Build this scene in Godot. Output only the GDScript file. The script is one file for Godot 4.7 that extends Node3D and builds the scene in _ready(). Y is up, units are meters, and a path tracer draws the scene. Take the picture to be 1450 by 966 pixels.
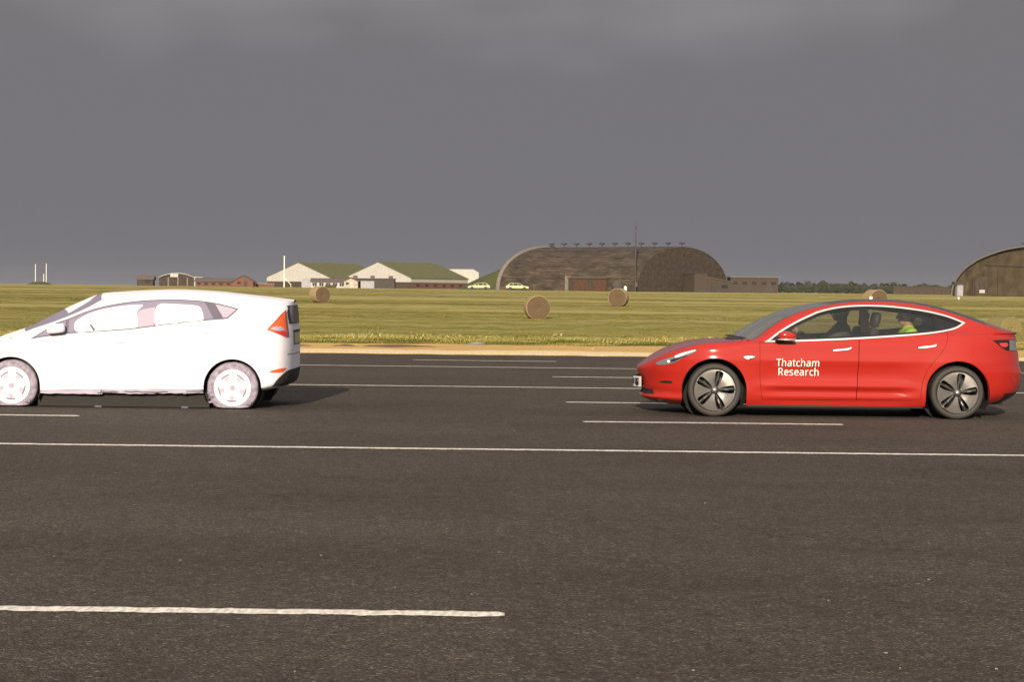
extends Node3D
# A proving ground on an old airfield: a white soft target car, a red saloon behind it, hay bales, aircraft shelters and a storm sky.

var M := {}
var names := {}

# ------------------------------------------------------------------ curves
class Crv:
	var a := 0.0
	var k := 1.0
	var t := PackedFloat32Array()
	const N := 700
	func _init(p: Array):
		var n := p.size()
		var d := []
		var m := []
		for i in n - 1:
			d.append((p[i + 1].y - p[i].y) / (p[i + 1].x - p[i].x))
		m.append(d[0])
		for i in range(1, n - 1):
			m.append(0.0 if d[i - 1] * d[i] <= 0.0 else 2.0 * d[i - 1] * d[i] / (d[i - 1] + d[i]))
		m.append(d[n - 2])
		a = p[0].x
		var b: float = p[n - 1].x
		k = (N - 1) / (b - a)
		t.resize(N)
		var j := 0
		for i in N:
			var x := a + i / k
			while j < n - 2 and x > p[j + 1].x:
				j += 1
			var h: float = p[j + 1].x - p[j].x
			var u: float = clampf((x - p[j].x) / h, 0.0, 1.0)
			var u2 := u * u
			var u3 := u2 * u
			t[i] = (2 * u3 - 3 * u2 + 1) * p[j].y + (u3 - 2 * u2 + u) * h * m[j] + (3 * u2 - 2 * u3) * p[j + 1].y + (u3 - u2) * h * m[j + 1]
	func at(x: float) -> float:
		var f := (x - a) * k
		if f <= 0.0:
			return t[0]
		if f >= N - 1:
			return t[N - 1]
		var i := int(f)
		return lerpf(t[i], t[i + 1], f - i)

# ------------------------------------------------------------------ car body surface: half width as a function of length and height
class Body:
	var yt: Crv
	var yc: Crv
	var belt: Crv
	var hw: Crv
	var zr: Crv
	var prof: Crv
	var prof2: Crv
	var xn: Crv
	var xt: Crv
	var rr: Crv
	var ax := []
	var ay := 0.32
	var ar := 0.38
	var ledge := 0.0
	var fw := 0.0035
	var flare := 0.014
	var nl := 0.75
	var np := 2.3
	var tl := 0.7
	var tp := 2.6
	func w(x: float, y: float) -> float:
		var s := (x - xn.at(y)) / nl
		if s <= 0.0:
			return 0.0
		var q := (xt.at(y) - x) / tl
		if q <= 0.0:
			return 0.0
		var top := yt.at(x)
		var bl := belt.at(x)
		var b := hw.at(x)
		if y > bl and top > bl + 0.015:
			var zb := b + prof.at(bl)
			var u := minf((y - bl) / (top - bl), 1.0)
			b = lerpf(zb, zr.at(x), u * (0.8 + 0.2 * u)) - (0.014 + ledge * smoothstep(1.0, 1.9, x)) * smoothstep(0.0, 0.22, u) * (1.0 - u)
		else:
			var a := prof.at(y)
			if prof2:
				a = lerpf(a, prof2.at(y), smoothstep(-1.05, -0.55, x) * (1.0 - smoothstep(0.62, 1.06, x)))
			b += a
		if y > ay - 0.2:
			for c in ax:
				var d := Vector2(x - c, y - ay).length() - ar
				b += flare * exp(-d * d / fw) * smoothstep(ay - 0.2, ay + 0.02, y)
		if s < 1.0:
			b *= pow(1.0 - pow(1.0 - s, np), 1.0 / np)
		if q < 1.0:
			b *= pow(1.0 - pow(1.0 - q, tp), 1.0 / tp)
		var r := rr.at(x)
		var v := (y - (top - r)) / r
		if v > 0.0:
			b -= r * 0.9 * (1.0 - sqrt(maxf(0.0, 1.0 - v * v)))
		return maxf(b, 0.0)
	func p(v: Vector2) -> Vector3:
		return Vector3(v.x, v.y, w(v.x, v.y))
	func top(x: float, s: float) -> Vector3:
		var e := yt.at(x)
		var z := w(x, e - 0.0005)
		return Vector3(x, e + (yc.at(x) - e) * pow(maxf(0.0, 1.0 - s * s), 1.25), s * z)
	func rear(v: Vector2) -> Vector3:   # v = (z, y) on the tail
		var lo := xt.at(v.y) - 0.9
		var hi := xt.at(v.y)
		for i in 18:
			var m := (lo + hi) / 2
			if w(m, v.y) > absf(v.x):
				lo = m
			else:
				hi = m
		return Vector3(lo, v.y, v.x)
	func front(v: Vector2) -> Vector3:
		var hi := xn.at(v.y) + 0.9
		var lo := xn.at(v.y)
		for i in 18:
			var m := (lo + hi) / 2
			if w(m, v.y) > absf(v.x):
				hi = m
			else:
				lo = m
		return Vector3(hi, v.y, v.x)

# ------------------------------------------------------------------ naming
func numbered(called: String) -> String:
	var n: int = names.get(called, 0)
	names[called] = n + 1
	return called if n == 0 else "%s_%03d" % [called, n]

func tag(o: Node3D, label: String, category: String, group := "") -> Node3D:
	o.set_meta("label", label)
	o.set_meta("category", category)
	if group:
		o.set_meta("group", group)
	return o

func thing(called: String, label: String, category: String, at := Vector3.ZERO, turn := 0.0, group := "") -> Node3D:
	var o := Node3D.new()
	o.name = numbered(called)
	add_child(o)
	o.position = at
	o.rotation.y = turn
	return tag(o, label, category, group)

func obj(called: String, mesh: Mesh, mat: Material, parent: Node = null) -> MeshInstance3D:
	var o := MeshInstance3D.new()
	o.name = numbered(called) if parent == null else called
	o.mesh = mesh
	o.material_override = mat
	(self if parent == null else parent).add_child(o, true)
	return o

func struct(called: String, mesh: Mesh, mat: Material) -> MeshInstance3D:
	var o := obj(called, mesh, mat)
	o.set_meta("kind", "structure")
	return o

# ------------------------------------------------------------------ mesh helpers
func arr(v: PackedVector3Array, n: PackedVector3Array, i: PackedInt32Array, uv := PackedVector2Array(), col := PackedColorArray()) -> ArrayMesh:
	var a := []
	a.resize(Mesh.ARRAY_MAX)
	a[Mesh.ARRAY_VERTEX] = v
	a[Mesh.ARRAY_NORMAL] = n
	a[Mesh.ARRAY_INDEX] = i
	if uv.size():
		a[Mesh.ARRAY_TEX_UV] = uv
	if col.size():
		a[Mesh.ARRAY_COLOR] = col
	var m := ArrayMesh.new()
	m.add_surface_from_arrays(Mesh.PRIMITIVE_TRIANGLES, a)
	return m

func st_new() -> SurfaceTool:
	var s := SurfaceTool.new()
	s.begin(Mesh.PRIMITIVE_TRIANGLES)
	return s

func done(s: SurfaceTool) -> ArrayMesh:
	return s.commit()

func quad(s: SurfaceTool, a: Vector3, b: Vector3, c: Vector3, d: Vector3) -> void:
	# a b c d clockwise as seen from the front
	var n := (c - a).cross(b - a)
	if n.length_squared() < 1e-16:
		n = (d - a).cross(c - a)
	n = n.normalized()
	var q := [a, b, c, a, c, d]
	var uvs := [Vector2(0, 0), Vector2(1, 0), Vector2(1, 1), Vector2(0, 0), Vector2(1, 1), Vector2(0, 1)]
	for i in 6:
		s.set_normal(n)
		s.set_uv(uvs[i])
		s.add_vertex(q[i])

func tri(s: SurfaceTool, a: Vector3, b: Vector3, c: Vector3) -> void:
	var n := (c - a).cross(b - a).normalized()
	for p in [a, b, c]:
		s.set_normal(n)
		s.set_uv(Vector2(p.x, p.y))
		s.add_vertex(p)

func box(s: SurfaceTool, c: Vector3, size: Vector3, b := Basis()) -> void:
	var h := size / 2
	var p := []
	for i in 8:
		p.append(c + b * Vector3(h.x if i & 1 else -h.x, h.y if i & 2 else -h.y, h.z if i & 4 else -h.z))
	quad(s, p[6], p[7], p[5], p[4])
	quad(s, p[3], p[2], p[0], p[1])
	quad(s, p[7], p[3], p[1], p[5])
	quad(s, p[2], p[6], p[4], p[0])
	quad(s, p[2], p[3], p[7], p[6])
	quad(s, p[4], p[5], p[1], p[0])

func box_mesh(c: Vector3, size: Vector3, b := Basis()) -> ArrayMesh:
	var s := st_new()
	box(s, c, size, b)
	return done(s)

func rbox(c: Vector3, size: Vector3, r: float, b := Basis(), seg := 7) -> ArrayMesh:
	# a box with rounded edges
	var v := PackedVector3Array()
	var n := PackedVector3Array()
	var idx := PackedInt32Array()
	var inner := (size / 2 - Vector3.ONE * r).max(Vector3.ONE * 0.0005)
	for f in 6:
		var axis := f / 2
		var sg := 1.0 if f % 2 == 0 else -1.0
		var first := v.size()
		for i in seg + 1:
			for j in seg + 1:
				var u := Vector3.ZERO
				u[axis] = sg
				u[(axis + 1) % 3] = tan((2.0 * i / seg - 1.0) * PI / 4)
				u[(axis + 2) % 3] = tan((2.0 * j / seg - 1.0) * PI / 4)
				var e := u.normalized()
				var q := Vector3(signf(u.x) * inner.x if absf(u.x) > 0.55 else u.x / 0.55 * inner.x, signf(u.y) * inner.y if absf(u.y) > 0.55 else u.y / 0.55 * inner.y, signf(u.z) * inner.z if absf(u.z) > 0.55 else u.z / 0.55 * inner.z)
				v.append(c + b * (q + e * r))
				n.append(b * e)
		for i in seg:
			for j in seg:
				var k := first + i * (seg + 1) + j
				if sg > 0:
					idx.append_array([k, k + 1, k + seg + 2, k, k + seg + 2, k + seg + 1])
				else:
					idx.append_array([k, k + seg + 2, k + 1, k, k + seg + 1, k + seg + 2])
	return arr(v, n, idx)

func tube(s: SurfaceTool, a: Vector3, b: Vector3, ra: float, rb: float, seg := 10) -> void:
	var d := (b - a).normalized()
	var e := d.cross(Vector3.UP if absf(d.y) < 0.9 else Vector3.RIGHT).normalized()
	var f := d.cross(e)
	for i in seg:
		var t0 := TAU * i / seg
		var t1 := TAU * (i + 1) / seg
		var u0 := e * cos(t0) + f * sin(t0)
		var u1 := e * cos(t1) + f * sin(t1)
		var q := [[a + u0 * ra, u0], [b + u0 * rb, u0], [b + u1 * rb, u1], [a + u0 * ra, u0], [b + u1 * rb, u1], [a + u1 * ra, u1]]
		for k in q:
			s.set_normal(k[1])
			s.set_uv(Vector2.ZERO)
			s.add_vertex(k[0])
		tri(s, b, b + u1 * rb, b + u0 * rb)
		tri(s, a, a + u0 * ra, a + u1 * ra)

func tube_mesh(a: Vector3, b: Vector3, ra: float, rb: float, seg := 10) -> ArrayMesh:
	var s := st_new()
	tube(s, a, b, ra, rb, seg)
	return done(s)

func grid(nu: int, nv: int, fn: Callable, flip := false, uvs := Vector2.ONE) -> ArrayMesh:
	# fn(u, v in 0..1) -> point; smooth normals
	var v := PackedVector3Array()
	var uv := PackedVector2Array()
	for j in nv + 1:
		for i in nu + 1:
			v.append(fn.call(float(i) / nu, float(j) / nv))
			uv.append(Vector2(float(i) / nu, float(j) / nv) * uvs)
	var n := PackedVector3Array()
	n.resize(v.size())
	var idx := PackedInt32Array()
	var w := nu + 1
	for j in nv:
		for i in nu:
			var k := j * w + i
			for t in [[k, k + 1, k + w + 1], [k, k + w + 1, k + w]]:
				var c: Vector3 = (v[t[2]] - v[t[0]]).cross(v[t[1]] - v[t[0]])
				if flip:
					c = -c
				for q in t:
					n[q] += c
				if flip:
					idx.append_array([t[0], t[2], t[1]])
				else:
					idx.append_array(t)
	for i in n.size():
		n[i] = n[i].normalized()
	return arr(v, n, idx, uv)

func lathe(prof: Array, seg := 40) -> ArrayMesh:
	# prof: Vector2(radius, z) turned round the z axis
	return grid(seg, prof.size() - 1, func(u, v):
		var q: Vector2 = prof[roundi(v * (prof.size() - 1))]
		var p := Vector3(cos(TAU * u) * q.x, sin(TAU * u) * q.x, q.y)
		return p)

func spline(p: Array, per := 6, closed := false) -> PackedVector2Array:
	var out := PackedVector2Array()
	var n := p.size()
	for i in (n if closed else n - 1):
		var p0: Vector2 = p[(i - 1 + n) % n] if closed or i > 0 else p[0]
		var p1: Vector2 = p[i]
		var p2: Vector2 = p[(i + 1) % n]
		var p3: Vector2 = p[(i + 2) % n] if closed or i < n - 2 else p[n - 1]
		for k in per:
			out.append(p1.cubic_interpolate(p2, p0, p3, float(k) / per))
	if not closed:
		out.append(p[n - 1])
	return out

func join(a: Array) -> PackedVector2Array:
	var out := PackedVector2Array()
	for s in a:
		for p in s:
			if out.is_empty() or out[out.size() - 1].distance_to(p) > 0.0008:
				out.append(p)
	if out[0].distance_to(out[out.size() - 1]) < 0.0008:
		out.remove_at(out.size() - 1)
	return out

func grown(p: PackedVector2Array, d: float) -> PackedVector2Array:
	var r := Geometry2D.offset_polygon(p, d, Geometry2D.JOIN_MITER)
	var best := PackedVector2Array()
	var most := 0.0
	for q in r:
		var s := absf(area(q))
		if s > most:
			most = s
			best = q
	return best

func area(q: PackedVector2Array) -> float:
	var s := 0.0
	for i in q.size():
		s += q[i].cross(q[(i + 1) % q.size()])
	return s / 2

func disc(c: Vector2, r: float, n := 40) -> PackedVector2Array:
	var o := PackedVector2Array()
	for i in n:
		o.append(c + Vector2.from_angle(TAU * i / n) * r)
	return o

func steps(a: float, b: float, d: float) -> PackedFloat32Array:
	var o := PackedFloat32Array()
	var n := maxi(1, ceili((b - a) / d))
	for i in n + 1:
		o.append(lerpf(a, b, float(i) / n))
	return o

# A sheet over the outline (less the cutters), laid on the surface fn and lifted by off along its normal; skirt turns its rim inwards.
func sheet(fn: Callable, outline: PackedVector2Array, cutters: Array, gx: PackedFloat32Array, gy: PackedFloat32Array, off := 0.0, side := 1.0, skirt := 0.0) -> ArrayMesh:
	var v := PackedVector3Array()
	var n := PackedVector3Array()
	var idx := PackedInt32Array()
	var seen := {}
	var mir := Vector3(1, 1, side)
	var e := 0.0015
	var put := func(q: Vector2) -> int:
		var key := Vector2i(roundi(q.x * 20000), roundi(q.y * 20000))
		if seen.has(key):
			return seen[key]
		var p: Vector3 = fn.call(q)
		var dx: Vector3 = fn.call(q + Vector2(e, 0)) - fn.call(q - Vector2(e, 0))
		var dy: Vector3 = fn.call(q + Vector2(0, e)) - fn.call(q - Vector2(0, e))
		var m := dx.cross(dy).normalized()
		v.append((p + m * off) * mir)
		n.append(m * mir)
		seen[key] = v.size() - 1
		return v.size() - 1
	var box_o := Rect2(outline[0], Vector2.ZERO)
	for q in outline:
		box_o = box_o.expand(q)
	for i in gx.size() - 1:
		if gx[i + 1] < box_o.position.x or gx[i] > box_o.end.x:
			continue
		var strip := PackedVector2Array([Vector2(gx[i], box_o.position.y - 1), Vector2(gx[i + 1], box_o.position.y - 1), Vector2(gx[i + 1], box_o.end.y + 1), Vector2(gx[i], box_o.end.y + 1)])
		var polys: Array = Geometry2D.intersect_polygons(outline, strip)
		for c in cutters:
			var next := []
			for q in polys:
				next.append_array(Geometry2D.clip_polygons(q, c))
			polys = next
		for q: PackedVector2Array in polys:
			var lo := 1e9
			var hi := -1e9
			for t in q:
				lo = minf(lo, t.y)
				hi = maxf(hi, t.y)
			for j in gy.size() - 1:
				if gy[j + 1] <= lo or gy[j] >= hi:
					continue
				var cell := PackedVector2Array([Vector2(gx[i] - 1, gy[j]), Vector2(gx[i + 1] + 1, gy[j]), Vector2(gx[i + 1] + 1, gy[j + 1]), Vector2(gx[i] - 1, gy[j + 1])])
				for c: PackedVector2Array in Geometry2D.intersect_polygons(q, cell):
					if absf(area(c)) < 1e-8:
						continue
					var tr := Geometry2D.triangulate_polygon(c)
					for k in tr.size() / 3:
						var a := c[tr[k * 3]]
						var b := c[tr[k * 3 + 1]]
						var d := c[tr[k * 3 + 2]]
						var s := (b - a).cross(d - a)
						if absf(s) < 1e-10:
							continue
						var ia: int = put.call(a)
						var ib: int = put.call(b)
						var id: int = put.call(d)
						if (s > 0) == (side > 0):
							idx.append_array([ia, id, ib])
						else:
							idx.append_array([ia, ib, id])
	if skirt > 0.0:
		var loops := [outline] + cutters
		for li in loops.size():
			var lp: PackedVector2Array = loops[li]
			for i in lp.size():
				var a := lp[i]
				var b := lp[(i + 1) % lp.size()]
				var m := ceili(a.distance_to(b) / 0.03)
				for k in m:
					var q0 := a.lerp(b, float(k) / m)
					var q1 := a.lerp(b, float(k + 1) / m)
					var mid := (q0 + q1) / 2
					var ok := true
					if li > 0 and not Geometry2D.is_point_in_polygon(mid, outline):
						ok = false
					for lj in range(1, loops.size()):
						if lj != li and Geometry2D.is_point_in_polygon(mid, loops[lj]):
							ok = false
					if not ok:
						continue
					var i0: int = put.call(q0)
					var i1: int = put.call(q1)
					var f := v.size()
					var p0 := v[i0] - n[i0] * skirt
					var p1 := v[i1] - n[i1] * skirt
					var nn := (v[i1] - v[i0]).cross(p0 - v[i0]).normalized()
					v.append_array([v[i0], v[i1], p1, p0])
					n.append_array([nn, nn, nn, nn])
					idx.append_array([f, f + 1, f + 2, f, f + 2, f + 3])
	return arr(v, n, idx)

# The flat outline in the x,y plane pushed out to a solid between z0 and z1.
func slab(s: SurfaceTool, poly: PackedVector2Array, z0: float, z1: float, xf := Transform3D()) -> void:
	var tr := Geometry2D.triangulate_polygon(poly)
	for k in tr.size() / 3:
		var a := poly[tr[k * 3]]
		var b := poly[tr[k * 3 + 1]]
		var c := poly[tr[k * 3 + 2]]
		if (b - a).cross(c - a) > 0:
			var t := b
			b = c
			c = t
		tri(s, xf * Vector3(a.x, a.y, z1), xf * Vector3(b.x, b.y, z1), xf * Vector3(c.x, c.y, z1))
		tri(s, xf * Vector3(a.x, a.y, z0), xf * Vector3(c.x, c.y, z0), xf * Vector3(b.x, b.y, z0))
	var ccw := area(poly) > 0
	for i in poly.size():
		var a := poly[i]
		var b := poly[(i + 1) % poly.size()]
		if not ccw:
			var t := a
			a = b
			b = t
		quad(s, xf * Vector3(a.x, a.y, z1), xf * Vector3(b.x, b.y, z1), xf * Vector3(b.x, b.y, z0), xf * Vector3(a.x, a.y, z0))

func slab_mesh(poly: PackedVector2Array, z0: float, z1: float) -> ArrayMesh:
	var s := st_new()
	slab(s, poly, z0, z1)
	return done(s)

# A smooth skin round tapered bones [from, to, radius, radius]: surface nets over the smooth minimum of their distances.
func skin(bones: Array, cell: float, blend: float) -> ArrayMesh:
	var lo: Vector3 = bones[0][0]
	var hi: Vector3 = bones[0][0]
	for b in bones:
		for e in 2:
			lo = lo.min(b[e] - Vector3.ONE * (b[2 + e] + blend + cell))
			hi = hi.max(b[e] + Vector3.ONE * (b[2 + e] + blend + cell))
	var d := Vector3i(((hi - lo) / cell).ceil()) + Vector3i.ONE
	var f := PackedFloat32Array()
	f.resize(d.x * d.y * d.z)
	f.fill(1.0)
	for b in bones:
		var a: Vector3 = b[0]
		var ba: Vector3 = b[1] - a
		var l2 := maxf(ba.length_squared(), 1e-9)
		var reach: float = maxf(b[2], b[3]) + blend + cell * 2
		var l := Vector3i(((a.min(b[1]) - Vector3.ONE * reach - lo) / cell).floor()).clamp(Vector3i.ZERO, d - Vector3i.ONE)
		var h := Vector3i(((a.max(b[1]) + Vector3.ONE * reach - lo) / cell).ceil()).clamp(Vector3i.ZERO, d - Vector3i.ONE)
		for z in range(l.z, h.z + 1):
			for y in range(l.y, h.y + 1):
				for x in range(l.x, h.x + 1):
					var p := lo + Vector3(x, y, z) * cell
					var t := clampf((p - a).dot(ba) / l2, 0.0, 1.0)
					var s := (p - a - ba * t).length() - lerpf(b[2], b[3], t)
					var k := (z * d.y + y) * d.x + x
					var g := maxf(blend - absf(f[k] - s), 0.0) / blend
					f[k] = minf(f[k], s) - g * g * blend * 0.25
	var at := {}
	var v := PackedVector3Array()
	var idx := PackedInt32Array()
	var nrm := PackedVector3Array()
	var dxyz := [1, d.x, d.x * d.y]
	for z in d.z - 1:
		for y in d.y - 1:
			for x in d.x - 1:
				var k := (z * d.y + y) * d.x + x
				var c := Vector3.ZERO
				var m := 0
				for e in 12:
					var axis := e / 4
					var o := k
					var q := Vector3.ZERO
					if e & 1:
						o += dxyz[(axis + 1) % 3]
						q[(axis + 1) % 3] = 1
					if e & 2:
						o += dxyz[(axis + 2) % 3]
						q[(axis + 2) % 3] = 1
					var f0 := f[o]
					var f1 := f[o + dxyz[axis]]
					if (f0 < 0) != (f1 < 0):
						q[axis] = f0 / (f0 - f1)
						c += q
						m += 1
				if m:
					at[k] = v.size()
					v.append(lo + (Vector3(x, y, z) + c / m) * cell)
					nrm.append(Vector3(f[k + 1] - f[k], f[k + d.x] - f[k], f[k + d.x * d.y] - f[k]).normalized())
	for z in range(1, d.z - 1):
		for y in range(1, d.y - 1):
			for x in range(1, d.x - 1):
				var k := (z * d.y + y) * d.x + x
				for axis in 3:
					if (f[k] < 0) != (f[k + dxyz[axis]] < 0):
						var u: int = dxyz[(axis + 1) % 3]
						var w: int = dxyz[(axis + 2) % 3]
						var q := [at[k - u - w], at[k - w], at[k], at[k - u]]
						if f[k] < 0:
							idx.append_array([q[0], q[2], q[1], q[0], q[3], q[2]])
						else:
							idx.append_array([q[0], q[1], q[2], q[0], q[2], q[3]])
	# smooth normals from the faces, turned to agree with the field's slope
	var slope := nrm.duplicate()
	for i in nrm.size():
		nrm[i] = Vector3.ZERO
	for i in idx.size() / 3:
		var c := (v[idx[i * 3 + 2]] - v[idx[i * 3]]).cross(v[idx[i * 3 + 1]] - v[idx[i * 3]])
		for q in 3:
			nrm[idx[i * 3 + q]] += c
	var agree := 0.0
	for i in nrm.size():
		nrm[i] = nrm[i].normalized()
		agree += nrm[i].dot(slope[i])
	if agree < 0:
		for i in nrm.size():
			nrm[i] = -nrm[i]
		for i in idx.size() / 3:
			var t := idx[i * 3 + 1]
			idx[i * 3 + 1] = idx[i * 3 + 2]
			idx[i * 3 + 2] = t
	return arr(v, nrm, idx)

func V(a: Array) -> Array:
	var o := []
	for i in a.size() / 2:
		o.append(Vector2(a[i * 2], a[i * 2 + 1]))
	return o

func C(a: Array) -> Crv:
	return Crv.new(V(a))

# ------------------------------------------------------------------ materials
func mat(name: String, c: Color, rough := 0.8, metal := 0.0) -> StandardMaterial3D:
	# c holds linear values
	var m := StandardMaterial3D.new()
	m.resource_name = name
	m.albedo_color = c.linear_to_srgb()
	m.roughness = rough
	m.metallic = metal
	M[name] = m
	return m

func noise(freq: float, oct := 4, sd := 1) -> FastNoiseLite:
	var n := FastNoiseLite.new()
	n.seed = sd
	n.frequency = freq
	n.noise_type = FastNoiseLite.TYPE_SIMPLEX_SMOOTH
	n.fractal_octaves = oct
	return n

func half(g: float, tint := Color(1, 1, 1)) -> Color:
	return Color(clampf(g * tint.r * 0.5, 0, 1), clampf(g * tint.g * 0.5, 0, 1), clampf(g * tint.b * 0.5, 0, 1)).linear_to_srgb()

func wear(m: StandardMaterial3D, t: Texture2D, scale: Vector3, world := true) -> StandardMaterial3D:
	# lays a texture of multipliers on a material
	var l := m.albedo_color.srgb_to_linear()
	m.albedo_color = Color(l.r * 2, l.g * 2, l.b * 2).linear_to_srgb()
	m.albedo_texture = t
	m.uv1_triplanar = true
	m.uv1_world_triplanar = world
	m.uv1_scale = scale
	return m

# a seamless-enough texture of multipliers round 1: streaks stretched by sx, sy; values are stored as half (0.5 = 1)
func streak_tex(size: int, fx: float, fy: float, amount: float, sd: int, oct := 5, tint := Color(1, 1, 1)) -> ImageTexture:
	var im := Image.create(size, size, false, Image.FORMAT_RGB8)
	var n := noise(1.0, oct, sd)
	for y in size:
		for x in size:
			# wrap by mixing with the shifted copy
			var u := float(x) / size
			var v := float(y) / size
			var a := n.get_noise_2d(u * fx, v * fy)
			var b := n.get_noise_2d((u - 1) * fx, v * fy)
			var c := n.get_noise_2d(u * fx, (v - 1) * fy)
			var d := n.get_noise_2d((u - 1) * fx, (v - 1) * fy)
			var f: float = lerpf(lerpf(a, b, u), lerpf(c, d, u), v)
			var g := 1.0 + amount * f * 2.0
			im.set_pixel(x, y, half(g, tint))
	return ImageTexture.create_from_image(im)

# ------------------------------------------------------------------ terrain
var rise: Crv
var fold: FastNoiseLite

func land(x: float, z: float) -> float:
	var d := -z
	var h := rise.at(clampf(d, -500.0, 6000.0))
	var k := smoothstep(60.0, 110.0, d) * (1.0 - smoothstep(300.0, 360.0, d))
	return h + fold.get_noise_2d(x * 0.4, z) * 0.10 * k

func on(x: float, z: float, lift := 0.0) -> Vector3:
	return Vector3(x, land(x, z) + lift, z)

func _ready() -> void:
	# ---- camera
	var cam := Camera3D.new()
	cam.name = "camera"
	cam.position = Vector3(0, 1.52, 0)
	cam.rotation = Vector3(-atan(75.0 / 2610.0), 0, 0)
	cam.basis = cam.basis * Basis(Vector3(0, 0, 1), 0.0115)
	cam.fov = rad_to_deg(2.0 * atan(483.0 / 2610.0))
	cam.near = 0.1
	cam.far = 9000.0
	add_child(cam)
	cam.current = true
	# ---- sky and exposure
	var env := Environment.new()
	env.background_mode = Environment.BG_SKY
	env.sky = Sky.new()
	var ps := PanoramaSkyMaterial.new()
	ps.panorama = storm_sky()
	env.sky.sky_material = ps
	env.tonemap_mode = Environment.TONE_MAPPER_LINEAR
	env.tonemap_exposure = 1.2
	env.sdfgi_enabled = true
	env.ssao_enabled = true
	env.ssil_enabled = true
	env.fog_enabled = true
	env.fog_light_color = Color(0.52, 0.51, 0.53)
	env.fog_density = 0.00006
	var we := WorldEnvironment.new()
	we.name = "world_environment"
	we.environment = env
	add_child(we)
	# ---- low sun behind the camera, a little to the left
	var sun := DirectionalLight3D.new()
	sun.name = "sun"
	sun.light_energy = 1.5
	sun.light_color = Color(1.0, 0.93, 0.83)
	sun.light_angular_distance = 0.5
	sun.shadow_enabled = true
	sun.rotation_degrees = Vector3(-20.0, -6.0, 0)
	add_child(sun)
	# ---- structure
	rise = Steep.new(V([-500, -0.06, 0, -0.06, 41, -0.06, 43, -0.02, 48.7, 0.0, 60, -0.02, 95, -0.07, 135, 0.3, 250, 0.75, 370, 1.1, 500, 1.1, 1000, 0.3, 2000, -1.6, 6000, -9]))
	fold = noise(0.02, 3, 5)
	materials()
	ground()
	road()
	flecks()
	verge()
	field()
	shelters()
	gables()
	left_buildings()
	yard_buildings()
	right_buildings()
	trees()
	small_far_things()
	bales()
	red_car()
	white_car()

# piecewise curve that keeps its exact bends over a very long range
class Steep extends Crv:
	var q := []
	func _init(p: Array):
		super(p)
		q = p
	func at(x: float) -> float:
		for i in q.size() - 1:
			if x <= q[i + 1].x:
				var u: float = clampf((x - q[i].x) / (q[i + 1].x - q[i].x), 0, 1)
				return lerpf(q[i].y, q[i + 1].y, u)
		return q[q.size() - 1].y

func storm_sky() -> ImageTexture:
	var w := 1024
	var h := 512
	var im := Image.create(w, h, false, Image.FORMAT_RGBF)
	var n1 := noise(1.0, 5, 11)
	var n2 := noise(1.0, 4, 29)
	for y in h:
		var el := (0.5 - (y + 0.5) / h) * PI
		for x in w:
			var az := TAU * x / w
			var c := Vector3(cos(az) * cos(el), sin(el), sin(az) * cos(el))
			var e := maxf(el, 0.0)
			var up := smoothstep(0.03, 0.6, e)
			# the storm stands ahead; overhead and towards the sun the cloud thins to a bright haze
			var behind := 0.5 - 0.5 * cos(az)
			var g := 0.132 + 0.078 * smoothstep(0.06, 0.24, e) + 0.24 * smoothstep(0.22, 1.25, e)
			g += 0.17 * smoothstep(0.3, 0.95, behind) * (1.0 - 0.5 * smoothstep(0.6, 1.4, e))
			# ragged horizontal banks of cloud
			var b := n1.get_noise_3d(c.x * 3.0, c.y * 16.0, c.z * 3.0)
			var f := n2.get_noise_3d(c.x * 9.0, c.y * 30.0, c.z * 9.0)
			g *= 1.0 + (0.30 * b + 0.16 * f) * smoothstep(0.02, 0.17, e) + 0.08 * b + 0.05 * f
			var t := Color(0.965, 0.955, 1.06).lerp(Color(1.04, 0.975, 0.975), smoothstep(0.06, 0.23, e))
			im.set_pixel(x, y, Color(g * t.r, g * t.g, g * t.b))
	return ImageTexture.create_from_image(im)

func grain_tex(size: int, sd: int) -> Array:
	# crushed stone in bitumen: [colour multipliers, heights]
	var r := RandomNumberGenerator.new()
	r.seed = sd
	var hgt := PackedFloat32Array()
	hgt.resize(size * size)
	var col := PackedFloat32Array()
	col.resize(size * size)
	col.fill(1.0)
	for i in size * size:
		hgt[i] = r.randf() * 0.25
		col[i] = 0.55 + r.randf() * 0.3
	for k in size * size / 14:
		var cx := r.randi() % size
		var cy := r.randi() % size
		var rad := r.randf_range(0.8, 2.6)
		var tone := r.randf_range(0.35, 1.55)
		if r.randf() < 0.055:
			tone = r.randf_range(2.4, 6.0)
			rad *= 1.25
		var top := r.randf_range(0.4, 1.0)
		var m := ceili(rad)
		for dy in range(-m, m + 1):
			for dx in range(-m, m + 1):
				var d := sqrt(float(dx * dx + dy * dy)) / rad
				if d < 1.0:
					var i := posmod(cy + dy, size) * size + posmod(cx + dx, size)
					hgt[i] = maxf(hgt[i], top * (1.0 - d * d * 0.6))
					col[i] = tone
	var im := Image.create(size, size, false, Image.FORMAT_RGB8)
	var hm := Image.create(size, size, false, Image.FORMAT_RGB8)
	for y in size:
		for x in size:
			var i := y * size + x
			var warm := Color(1.0, 1.0, 1.0).lerp(Color(1.08, 0.98, 0.88), clampf(col[i] - 0.8, 0, 1))
			im.set_pixel(x, y, half(col[i], warm))
			hm.set_pixel(x, y, Color(hgt[i], hgt[i], hgt[i]))
	hm.bump_map_to_normal_map(3.0)
	return [ImageTexture.create_from_image(im), ImageTexture.create_from_image(hm)]

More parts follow.
